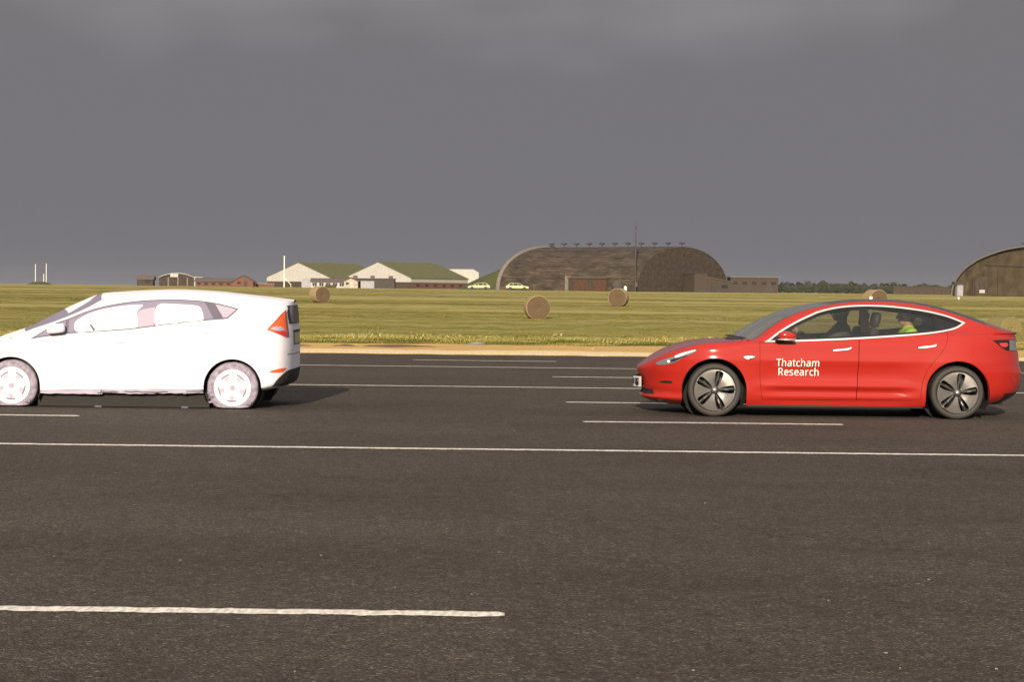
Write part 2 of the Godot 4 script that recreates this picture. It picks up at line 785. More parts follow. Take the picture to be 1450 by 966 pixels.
func materials() -> void:
	# road
	var m := mat("asphalt", Color(0.115, 0.098, 0.085), 0.9)
	var g := grain_tex(1024, 7)
	var l := m.albedo_color.srgb_to_linear()
	m.albedo_color = Color(l.r * 2, l.g * 2, l.b * 2).linear_to_srgb()
	m.albedo_texture = g[0]
	m.normal_enabled = true
	m.normal_texture = g[1]
	m.normal_scale = 1.1
	m.uv1_scale = Vector3(1 / 3.1, 1 / 3.1, 1)
	m.detail_enabled = true
	m.detail_blend_mode = BaseMaterial3D.BLEND_MODE_MUL
	m.detail_uv_layer = BaseMaterial3D.DETAIL_UV_2
	m.uv2_scale = Vector3(1 / 61.0, 1 / 61.0, 1)
	m.detail_albedo = road_wear()
	m.metallic_specular = 0.35
	wear(mat("line_paint", Color(0.82, 0.775, 0.69), 0.7), streak_tex(256, 46, 10, 0.34, 3, 4), Vector3.ONE / 1.7)
	mat("old_paint", Color(0.25, 0.225, 0.195), 0.9)
	wear(mat("sand", Color(0.58, 0.38, 0.125), 0.95), streak_tex(512, 30, 90, 0.30, 4, 5), Vector3.ONE / 9.0)
	wear(mat("gravel", Color(0.80, 0.63, 0.36), 0.95), streak_tex(512, 60, 90, 0.35, 26, 4), Vector3.ONE / 6.0)
	mat("pale_stone", Color(0.82, 0.68, 0.44), 0.9).vertex_color_use_as_albedo = true
	wear(mat("soil", Color(0.16, 0.10, 0.05), 0.95), streak_tex(256, 20, 20, 0.4, 5, 4), Vector3.ONE / 2.0)
	wear(mat("turf", Color(0.36, 0.31, 0.085), 0.95), streak_tex(1024, 14, 90, 0.45, 6, 6), Vector3(1 / 90.0, 1 / 90.0, 1 / 90.0))
	m = mat("blade", Color(1, 1, 1), 0.8)
	m.vertex_color_use_as_albedo = true
	m.backlight_enabled = true
	m.backlight = Color(0.3, 0.3, 0.3)
	wear(mat("concrete", Color(0.42, 0.37, 0.30), 0.9), streak_tex(256, 8, 8, 0.3, 8, 5), Vector3.ONE / 5.0)
	m = mat("stained_vault", Color(0.072, 0.055, 0.040), 0.95)
	m.albedo_color = Color(0.108, 0.082, 0.058).linear_to_srgb()
	m.albedo_texture = vault_tex()
	wear(mat("rim_concrete", Color(0.185, 0.168, 0.145), 0.9), streak_tex(256, 8, 8, 0.35, 28, 5), Vector3.ONE / 5.0, false)
	wear(mat("vault_trim", Color(0.050, 0.038, 0.028), 0.95), streak_tex(256, 8, 8, 0.5, 9, 6), Vector3.ONE / 9.0, false)
	wear(mat("dark_doors", Color(0.058, 0.043, 0.033), 0.9), streak_tex(256, 18, 5, 0.5, 10, 5), Vector3.ONE / 12.0, false)
	wear(mat("ochre_wall", Color(0.058, 0.043, 0.024), 0.95), streak_tex(256, 8, 5, 0.5, 12, 5), Vector3.ONE / 14.0, false)
	wear(mat("rusty_brick", Color(0.085, 0.042, 0.026), 0.95), streak_tex(256, 10, 14, 0.4, 13, 4), Vector3.ONE / 6.0, false)
	wear(mat("red_brick", Color(0.16, 0.078, 0.055), 0.95), streak_tex(256, 16, 26, 0.35, 14, 4), Vector3.ONE / 6.0, false)
	wear(mat("brown_brick", Color(0.064, 0.049, 0.038), 0.95), streak_tex(256, 12, 20, 0.35, 15, 4), Vector3.ONE / 6.0, false)
	wear(mat("white_sheet", Color(0.44, 0.435, 0.42), 0.6), streak_tex(256, 26, 3, 0.10, 16, 3), Vector3.ONE / 8.0, false)
	wear(mat("moss_roof", Color(0.118, 0.122, 0.050), 0.9), streak_tex(256, 16, 6, 0.28, 17, 5), Vector3.ONE / 12.0, false)
	wear(mat("grey_roof", Color(0.12, 0.10, 0.09), 0.85), streak_tex(256, 16, 6, 0.3, 18, 4), Vector3.ONE / 8.0, false)
	wear(mat("blue_grey_steel", Color(0.33, 0.33, 0.36), 0.6), streak_tex(256, 24, 3, 0.2, 19, 3), Vector3.ONE / 5.0, false)
	wear(mat("dark_steel", Color(0.045, 0.039, 0.036), 0.7), streak_tex(256, 24, 4, 0.4, 20, 3), Vector3.ONE / 5.0, false)
	mat("window_dark", Color(0.03, 0.03, 0.035), 0.15)
	mat("mast_white", Color(0.75, 0.73, 0.7), 0.5)
	mat("mast_grey", Color(0.05, 0.046, 0.046), 0.6)
	wear(mat("bank_grass", Color(0.060, 0.066, 0.020), 0.95), streak_tex(256, 14, 14, 0.4, 21, 5), Vector3.ONE / 8.0)
	wear(mat("straw", Color(0.33, 0.245, 0.135), 0.95), streak_tex(256, 12, 70, 0.5, 22, 5), Vector3(1.0, 1.4, 1.4), false)
	wear(mat("straw_end", Color(0.118, 0.080, 0.044), 0.95), streak_tex(256, 40, 40, 0.5, 23, 4), Vector3.ONE / 1.2, false)
	wear(mat("old_straw", Color(0.21, 0.175, 0.07), 0.95), streak_tex(256, 20, 20, 0.4, 27, 4), Vector3.ONE / 1.2, false)
	m = mat("leaf", Color(1, 1, 1), 0.8)
	m.vertex_color_use_as_albedo = true
	mat("bark", Color(0.06, 0.045, 0.035), 0.9)
	# cars
	m = mat("red_paint", Color(0.395, 0.018, 0.0105), 0.55, 0.0)
	m.metallic_specular = 0.25
	m.clearcoat_enabled = true
	m.clearcoat = 1.0
	m.clearcoat_roughness = 0.11
	m = mat("black_glass", Color(0.012, 0.012, 0.014), 0.05)
	m = mat("black_trim", Color(0.012, 0.012, 0.013), 0.35)
	mat("under_black", Color(0.008, 0.008, 0.008), 0.9)
	mat("tyre", Color(0.042, 0.038, 0.034), 0.7)
	mat("chrome", Color(0.86, 0.85, 0.84), 0.38, 0.55)
	mat("aero_grey", Color(0.215, 0.205, 0.195), 0.30, 0.55)
	mat("wheel_dark", Color(0.03, 0.03, 0.03), 0.5, 0.3)
	mat("wheel_silver", Color(0.38, 0.37, 0.36), 0.3, 0.8)
	m = mat("side_glass", Color(0.045, 0.055, 0.052), 0.03)
	m.transparency = BaseMaterial3D.TRANSPARENCY_ALPHA
	m.albedo_color.a = 0.27
	m = mat("screen_glass", Color(0.30, 0.34, 0.34), 0.04)
	m.transparency = BaseMaterial3D.TRANSPARENCY_ALPHA
	m.albedo_color.a = 0.42
	m = mat("dark_glass", Color(0.02, 0.02, 0.022), 0.04)
	m.transparency = BaseMaterial3D.TRANSPARENCY_ALPHA
	m.albedo_color.a = 0.8
	mat("cabin", Color(0.022, 0.022, 0.024), 0.8)
	mat("seat_black", Color(0.03, 0.03, 0.034), 0.6)
	m = mat("lamp_clear", Color(0.17, 0.17, 0.18), 0.12)
	m.clearcoat_enabled = true
	m.clearcoat = 1.0
	mat("lamp_bright", Color(0.86, 0.85, 0.84), 0.3)
	m = mat("lamp_red", Color(0.62, 0.035, 0.03), 0.2)
	m.clearcoat_enabled = true
	m.clearcoat = 1.0
	mat("lamp_orange", Color(0.85, 0.14, 0.03), 0.4)
	mat("lettering", Color(0.85, 0.83, 0.80), 0.5)
	mat("plate_white", Color(0.72, 0.72, 0.72), 0.5)
	mat("plate_mark", Color(0.06, 0.06, 0.065), 0.5)
	mat("plate_yellow", Color(0.52, 0.50, 0.26), 0.5)
	m = mat("white_fabric", Color(0.84, 0.83, 0.90), 0.75)
	var bm := noise(1.0, 3, 41)
	m = mat("lilac_print", Color(0.235, 0.212, 0.30), 0.7)
	mat("pink_print", Color(0.43, 0.385, 0.485), 0.75)
	mat("faint_print", Color(0.475, 0.435, 0.53), 0.75)
	mat("grey_print", Color(0.13, 0.115, 0.155), 0.7)
	mat("white_print", Color(0.90, 0.88, 0.90), 0.7)
	mat("black_fabric", Color(0.026, 0.023, 0.023), 0.85)
	wear(mat("pink_tyre", Color(0.30, 0.265, 0.335), 0.8), streak_tex(256, 9, 9, 0.5, 24, 4), Vector3.ONE / 0.8, false)
	# people
	mat("skin", Color(0.42, 0.24, 0.17), 0.6)
	mat("hair", Color(0.018, 0.014, 0.012), 0.6)
	mat("grey_jacket", Color(0.07, 0.07, 0.078), 0.85)
	mat("hi_vis", Color(0.45, 0.72, 0.05), 0.7)
	mat("trousers", Color(0.03, 0.03, 0.04), 0.85)
	mat("pale_car", Color(0.42, 0.46, 0.27), 0.4)

func vault_tex() -> ImageTexture:
	# weathered lining: streaks along the vault, pale lime patches high up, rusty and sooty areas
	var s := 1024
	var im := Image.create(s, s, false, Image.FORMAT_RGB8)
	var a := noise(1.0, 5, 201)
	var b := noise(1.0, 4, 203)
	var c := noise(1.0, 3, 205)
	for y in s:
		for x in s:
			var u := float(x) / s
			var v := float(y) / s
			var streak := a.get_noise_2d(u * 110.0, v * 10.0)
			var patch := b.get_noise_2d(u * 12.0, v * 7.0)
			var lime := smoothstep(0.18, 0.5, c.get_noise_2d(u * 60.0, v * 9.0) + 0.35 * patch)
			var rust := smoothstep(0.1, 0.5, c.get_noise_2d(u * 9.0 + 30.0, v * 9.0))
			var g := 0.95 + 0.75 * streak + 0.55 * patch + 0.75 * lime
			im.set_pixel(x, y, half(maxf(g, 0.25), Color(1.0, 1.0, 1.0).lerp(Color(1.10, 0.96, 0.84), rust)))
	return ImageTexture.create_from_image(im)

func road_wear() -> ImageTexture:
	# broad wear along the lanes: value 0.5..1 as plain multipliers (kept as sRGB of the multiplier)
	var s := 1536
	var rr := RandomNumberGenerator.new()
	rr.seed = 19
	var im := Image.create(s, s, false, Image.FORMAT_RGB8)
	var n := noise(1.0, 5, 31)
	var n2 := noise(1.0, 4, 37)
	var n3 := noise(1.0, 2, 39)
	for y in s:
		for x in s:
			var u := float(x) / s
			var v := float(y) / s
			var f := n.get_noise_2d(u * 3.0, v * 34.0) * 0.55 + n2.get_noise_2d(u * 14.0, v * 26.0) * 0.55 + n3.get_noise_2d(u * 120.0, v * 160.0) * 0.25
			var g := clampf(0.76 + f * 0.24 + rr.randfn(0.0, 0.085), 0.25, 1.0)
			if rr.randf() < 0.004:
				g = 1.0
			im.set_pixel(x, y, Color(g, g * 0.99, g * 0.985).linear_to_srgb())
	return ImageTexture.create_from_image(im)

# ------------------------------------------------------------------ ground, road, lines
func ground() -> void:
	var zs := PackedFloat32Array([400, 100, 20, 0, -20])
	for d in [38, 40, 41, 42, 43, 44, 46, 48.7, 52, 56, 60, 66, 72, 80, 88, 95, 102, 110, 120, 130, 140, 155, 170, 190, 210, 230, 250, 280, 310, 340, 370, 400, 440, 500, 600, 800, 1000, 1400, 1800]:
		zs.append(-d)
	var xs := PackedFloat32Array([-1500, -1000, -600, -400, -300])
	for i in range(-40, 41):
		xs.append(i * 5.0)
	xs.append_array([300, 400, 600, 1000, 1500])
	var nx := xs.size() - 1
	var nz := zs.size() - 1
	struct("ground", grid(nx, nz, func(u, v):
		var x := xs[roundi(u * nx)]
		var z := zs[roundi(v * nz)]
		return Vector3(x, land(x, z), z)), M.turf)

func road() -> void:
	var v := PackedVector3Array()
	var uv := PackedVector2Array()
	var n := PackedVector3Array()
	var idx := PackedInt32Array()
	var xs := steps(-320, 320, 16)
	var zs := steps(-41.6, 60, 6)
	var edge := noise(0.6, 3, 61)
	for j in zs.size():
		for i in xs.size():
			v.append(Vector3(xs[i], 0, zs[j]))
			n.append(Vector3.UP)
			uv.append(Vector2(xs[i], zs[j]))
	var w := xs.size()
	for j in zs.size() - 1:
		for i in w - 1:
			var k := j * w + i
			idx.append_array([k, k + 1, k + w + 1, k, k + w + 1, k + w])
	var a := []
	a.resize(Mesh.ARRAY_MAX)
	a[Mesh.ARRAY_VERTEX] = v
	a[Mesh.ARRAY_NORMAL] = n
	a[Mesh.ARRAY_INDEX] = idx
	a[Mesh.ARRAY_TEX_UV] = uv
	a[Mesh.ARRAY_TEX_UV2] = uv
	var m := ArrayMesh.new()
	m.add_surface_from_arrays(Mesh.PRIMITIVE_TRIANGLES, a)
	struct("road", m, M.asphalt)
	# lane lines: rows by distance; dashes 3 m long every 9 m
	for d in [17.27, 28.2, 35.2]:
		struct("lane_line", stripe(-90.0, 90.0, -d, 0.13), M.line_paint)
	var dash_rows := [[8.53, -2.99], [21.03, 0.82], [24.6, 0.73], [31.65, 0.70], [38.3, -2.05]]
	for row in dash_rows:
		for k in range(-4, 4):
			var x: float = row[1] + 8.72 * k
			if absf(x + 1.5) > row[0] * 0.30 + 6.0:
				continue
			struct("lane_dash", stripe(x, x + 2.97, -row[0], 0.13), M.line_paint)

func flecks() -> void:
	# loose pale chips of stone and paint
	var r := RandomNumberGenerator.new()
	r.seed = 23
	var mm := MultiMesh.new()
	mm.transform_format = MultiMesh.TRANSFORM_3D
	var s := st_new()
	slab(s, PackedVector2Array(V([-0.5, -0.2, 0.1, -0.5, 0.5, -0.1, 0.3, 0.4, -0.3, 0.5])), -0.5, 0.5)
	mm.mesh = done(s)
	mm.instance_count = 46
	for i in mm.instance_count:
		var z := -1.0 / lerpf(1.0 / 7.0, 1.0 / 34.0, r.randf())
		var x := r.randf_range(-0.33, 0.33) * absf(z)
		var b := Basis(Vector3(1, 0, 0), PI / 2).scaled(Vector3(1, 1, 1))
		var k := r.randf_range(0.005, 0.011)
		b = Basis(Vector3.UP, r.randf() * TAU) * b * Basis.from_scale(Vector3(k * 1.5, k * 0.7, 0.005))
		mm.set_instance_transform(i, Transform3D(b, Vector3(x, 0.003, z)))
	var o := MultiMeshInstance3D.new()
	o.name = "pale_chips"
	o.multimesh = mm
	o.material_override = M.old_paint
	o.set_meta("kind", "stuff")
	o.set_meta("label", "tiny pale chips of stone and paint lying scattered on the asphalt")
	o.set_meta("category", "chips")
	add_child(o)

func stripe(x0: float, x1: float, z: float, w: float) -> ArrayMesh:
	# a painted line with worn, wavering edges, 4 mm thick paint
	var s := st_new()
	var e := noise(9.0, 3, int(absf(z) * 100) % 97 + 3)
	var e2 := noise(0.8, 2, 77)
	var n := ceili((x1 - x0) / 0.035)
	if x1 - x0 > 20:
		n = ceili((x1 - x0) / 0.07)
	for i in n:
		var a := lerpf(x0, x1, float(i) / n)
		var b := lerpf(x0, x1, float(i + 1) / n)
		var q := []
		for x in [a, b]:
			var c := e2.get_noise_2d(x * 0.3, z) * 0.012
			q.append(Vector3(x, 0.0045, z + c - w / 2 - e.get_noise_2d(x, 3.0) * 0.012 - e.get_noise_2d(x * 9.0, 5.0) * 0.02))
			q.append(Vector3(x, 0.0045, z + c + w / 2 + e.get_noise_2d(x, 9.0) * 0.014 + e.get_noise_2d(x * 9.0, 17.0) * 0.026))
		if i == 0 or i == n - 1:
			var k := 0 if i == 0 else 2
			q[k] += Vector3(0, 0, 0.03)
			q[k + 1] -= Vector3(0, 0, 0.03)
		quad(s, q[0], q[2], q[3], q[1])
	return done(s)

func verge() -> void:
	var e := noise(0.35, 4, 51)
	var e2 := noise(1.4, 3, 53)
	struct("verge", grid(520, 10, func(u, v):
		var x := lerpf(-130.0, 130.0, u)
		var far := 49.4 + e.get_noise_2d(x, 5.0) * 0.9
		var d := lerpf(41.45 + 0.25 * e2.get_noise_2d(x, 0.0), far, v)
		var y := land(x, -d) + 0.012 + 0.03 * maxf(0.0, 1.0 - absf(v - 0.2) * 5.0) + 0.018 * e2.get_noise_2d(x * 2.0, d * 2.0)
		if v < 0.01:
			y = 0.006
		return Vector3(x, y, -d), true), M.sand)
	struct("gravel_margin", grid(520, 6, func(u, v):
		var x := lerpf(-130.0, 130.0, u)
		var d := lerpf(41.5, 44.0 + 0.7 * e.get_noise_2d(x * 2.0, 30.0), v) + 0.2 * e2.get_noise_2d(x, 0.0)
		return Vector3(x, land(x, -d) + (0.052 if v > 0.05 and v < 0.95 else 0.0) + 0.02 * e2.get_noise_2d(x * 4.0, d * 4.0), -d), true), M.gravel)
	# loose pale stones along the edge of the asphalt
	var r := RandomNumberGenerator.new()
	r.seed = 4
	var mm := MultiMesh.new()
	mm.transform_format = MultiMesh.TRANSFORM_3D
	mm.use_colors = true
	mm.mesh = rbox(Vector3.ZERO, Vector3(0.1, 0.06, 0.08), 0.025, Basis(), 4)
	mm.instance_count = 4600
	for i in mm.instance_count:
		var x := r.randf_range(-32, 32)
		var d := 41.5 + absf(r.randfn(0.0, 0.95)) + 0.25 * e2.get_noise_2d(x, 0.0)
		if i % 60 == 0:
			d = r.randf_range(41.6, 49.0)
		var b := Basis.from_euler(Vector3(r.randf() * 6, r.randf() * 6, r.randf() * 6)).scaled(Vector3.ONE * r.randf_range(0.15, 0.6) * Vector3(1.3, 0.8, 1.0))
		mm.set_instance_transform(i, Transform3D(b, on(x, -d, 0.02)))
		var t := r.randf_range(0.7, 1.15)
		if d > 44.2:
			t *= 0.6
		mm.set_instance_color(i, Color(t, t * r.randf_range(0.88, 0.98), t * r.randf_range(0.7, 0.9)))
	var o := MultiMeshInstance3D.new()
	o.name = "loose_stones"
	o.multimesh = mm
	o.material_override = M.pale_stone
	o.set_meta("kind", "stuff")
	o.set_meta("label", "loose pale stones scattered along the far edge of the asphalt")
	o.set_meta("category", "stones")
	add_child(o)
	# bare dark patches in the sand
	for q in [[-2.9, 46.9, 0.95, 0.55, "long dark patch of bare soil in the sandy verge, nearest the white car", ], [-5.55, 46.6, 0.45, 0.35, "small dark soil patch in the sandy verge close behind the white car"], [-4.2, 46.7, 0.35, 0.25, "faint short soil patch in the sandy verge between two darker ones"]]:
		var p := thing("soil_patch", q[4], "soil patch", on(q[0], -q[1], 0.03), 0.0, "dark soil patches in the verge")
		p.set_meta("kind", "structure")
		var en := noise(2.0, 3, int(q[2] * 100))
		obj("soil", grid(28, 5, func(u, v):
			var a: float = TAU * u
			var rr: float = v * (1.0 + 0.5 * en.get_noise_2d(cos(a) * 2, sin(a) * 2))
			return Vector3(cos(a) * rr * q[2], 0.03 * (1.0 - v) + 0.012 * en.get_noise_2d(cos(a) * rr * 9, sin(a) * rr * 9) - 0.02 * v, sin(a) * rr * q[3])), M.soil, p)
	var d := thing("drain_cover", "low grey concrete drain cover where the sandy verge meets the grass", "drain cover", on(-0.93, -48.6, 0.0))
	obj("ring", lathe_y(V([0.62, -0.05, 0.52, 0.05, 0.40, 0.085, 0.33, 0.09]), 28), M.rim_concrete, d)
	obj("lid", lathe_y(V([0.32, 0.06, 0.30, 0.105, 0.02, 0.115, 0.0, 0.115]), 24), M.concrete, d)
	d.scale = Vector3(0.5, 0.7, 0.5)
	for k in 2:
		obj("lifting_eye", box_mesh(Vector3(0.15 * (k * 2 - 1), 0.118, 0), Vector3(0.05, 0.02, 0.02)), M.dark_steel, d)

func lathe_y(p: Array, seg := 32) -> ArrayMesh:
	return grid(seg, p.size() - 1, func(u, v):
		var q: Vector2 = p[roundi(v * (p.size() - 1))]
		return Vector3(cos(TAU * u) * q.x, q.y, sin(TAU * u) * q.x))

func tuft_mesh(blades: int, spread: float, sd: int, lean := 0.5) -> ArrayMesh:
	var r := RandomNumberGenerator.new()
	r.seed = sd
	var s := st_new()
	for i in blades:
		var a := r.randf() * TAU
		var c := Vector3(r.randfn(0, spread), 0, r.randfn(0, spread * 0.7))
		var h := r.randf_range(0.55, 1.0)
		var tip := c + Vector3(cos(a) * lean * h * r.randf(), h, sin(a) * lean * h * r.randf())
		var side := Vector3(cos(a + 1.6), 0, sin(a + 1.6)) * r.randf_range(0.03, 0.055)
		var mid := c.lerp(tip, 0.55) + Vector3(0, 0.08, 0)
		var n := Vector3(r.randfn(0, 0.08), 0.84, 0.54).normalized()
		for p in [c - side, mid - side * 0.7, c + side, c + side, mid - side * 0.7, mid + side * 0.7, mid - side * 0.7, tip, mid + side * 0.7]:
			s.set_normal(n)
			s.add_vertex(p)
	return done(s)

func field() -> void:
	var r := RandomNumberGenerator.new()
	r.seed = 12
	var n1 := noise(0.03, 4, 71)
	var n2 := noise(0.25, 3, 73)
	# [name, label, count, near, far, blade height, width scale, mesh]
	var kinds := [
		["rough_grass", "rough pale tussocky grass growing along the sandy verge", 52000, 49.0, 58.0, 0.085, 0.26, 0],
		["mown_grass", "mown yellow green grass of the wide airfield", 175000, 53.0, 370.0, 0.026, 0.42, 1],
	]
	for k in kinds:
		var mm := MultiMesh.new()
		mm.transform_format = MultiMesh.TRANSFORM_3D
		mm.use_colors = true
		mm.mesh = tuft_mesh(14 if k[7] == 0 else 18, 0.30 if k[7] == 0 else 0.42, 5 + k[7])
		mm.instance_count = k[2]
		for i in mm.instance_count:
			var d: float
			if k[7] == 0:
				d = 49.0 + absf(r.randfn(0.0, 3.4))
			else:
				# denser near, thinner far
				d = 1.0 / lerpf(1.0 / k[3], 1.0 / k[4], pow(r.randf(), 0.75))
			var x := r.randf_range(-1, 1) * (d * 0.40 + 8.0)
			if k[7] == 0:
				d += n2.get_noise_2d(x, 0.0) * 0.7
			var patch := n1.get_noise_2d(x * 0.9, d * (5.0 if d < 120 else 2.2)) + 0.35 * n2.get_noise_2d(x * 0.25, d * 1.5) # bands that lie along the road
			var fine := n2.get_noise_2d(x, d * 2.0)
			var h: float = k[5] * r.randf_range(0.6, 1.25) * (1.0 + 0.5 * fine)
			var c := Color(0.385, 0.325, 0.068).lerp(Color(0.245, 0.252, 0.038), clampf(0.6 + patch * 1.5, 0, 1))
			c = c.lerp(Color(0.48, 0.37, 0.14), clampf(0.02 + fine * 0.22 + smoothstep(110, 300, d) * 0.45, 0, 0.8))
			if k[7] == 0:
				var pale := clampf(n2.get_noise_2d(x * 0.9, d * 2.2 + 40.0) * 1.8 + 0.12 + smoothstep(49.6, 52.5, d) * 0.5 - smoothstep(55.0, 58.0, d) * 0.3, 0, 1)
				c = Color(0.26, 0.29, 0.055).lerp(Color(0.84, 0.75, 0.30), pale)
				h *= 0.6 + 0.7 * pale
			c = c * (r.randf_range(0.95, 1.05) if k[7] == 1 else r.randf_range(0.93, 1.07))
			var w: float = k[6] * (1.0 if k[7] == 0 else clampf(d / 90.0, 0.8, 3.2))
			var b := Basis(Vector3.UP, r.randf_range(-0.5, 0.5)).scaled(Vector3(w, h, w))
			mm.set_instance_transform(i, Transform3D(b, on(x, -d, -0.01)))
			mm.set_instance_color(i, Color(c.r, c.g, c.b))
		var o := MultiMeshInstance3D.new()
		o.name = k[0]
		o.multimesh = mm
		o.material_override = M.blade
		o.set_meta("kind", "stuff")
		o.set_meta("label", k[1])
		o.set_meta("category", "grass")
		add_child(o)

# ------------------------------------------------------------------ hardened aircraft shelters
func arch_pt(t: float, w: float, h: float) -> Vector2:
	# t 0..1 across the arch, slightly fuller than an ellipse
	var a := PI * (1.0 - t)
	return Vector2(cos(a) * w, pow(maxf(0.0, sin(a)), 0.92) * h)

func shelter(called: String, label: String, at: Vector3, turn: float, length: float, w: float, h: float, ridge_vents: bool) -> Node3D:
	# local z runs along the vault; +z end is the one with the doors
	var o := thing(called, label, "aircraft shelter", at, turn, "aircraft shelters")
	var n := noise(0.35, 4, 81)
	obj("vault", grid(64, 40, func(u, v):
		var p := arch_pt(u, w, h)
		var z := lerpf(-length / 2, length / 2, v)
		var e := 1.0 + 0.006 * sin(z * TAU / 0.9 * 0.5) + 0.008 * n.get_noise_2d(z, u * 30)
		return Vector3(p.x * e, p.y * e - 0.1, z), true), M.stained_vault, o)
	# horizontal seams of the lining sheets stand a little proud
	for k in 5:
		var t := 0.08 + 0.09 * k
		for sgn in [0, 1]:
			var tt := t if sgn == 0 else 1.0 - t
			var p := arch_pt(tt, w + 0.03, h + 0.03)
			var a := arch_pt(tt + 0.004, w + 0.10, h + 0.10)
			obj("seam", box_mesh(Vector3(p.x, p.y - 0.1, 0), Vector3(0.16, 0.14, length * 0.96), Basis(Vector3(0, 0, 1), atan2(a.y - p.y, a.x - p.x))), M.vault_trim, o)
	for z in [-length / 2, length / 2]:
		var sg := signf(z)
		var rim := 0.45 if ridge_vents and sg < 0 else 0.2
		var ring := func(u, v):
			var q: Array = [[0.0, 0.0], [rim, 0.0], [rim, 0.25 + rim], [0.0, 0.25 + rim], [0.0, 0.0]][roundi(v * 4)]
			var p := arch_pt(u, w + q[0], h + q[0])
			return Vector3(p.x, p.y - 0.1, z + sg * (q[1] - 0.1))
		if ridge_vents and sg > 0:
			continue
		obj("end_rim", grid(64, 4, ring, sg > 0), M.rim_concrete if (sg < 0) == ridge_vents else M.vault_trim, o)
	return o

func end_wall(o: Node3D, z: float, w: float, h: float, m: Material) -> void:
	var poly := PackedVector2Array()
	for i in 41:
		var p := arch_pt(i / 40.0, w - 0.02, h - 0.02)
		poly.append(Vector2(p.x, p.y - 0.1))
	obj("end_wall", slab_mesh(poly, z - 0.4, z), m, o)

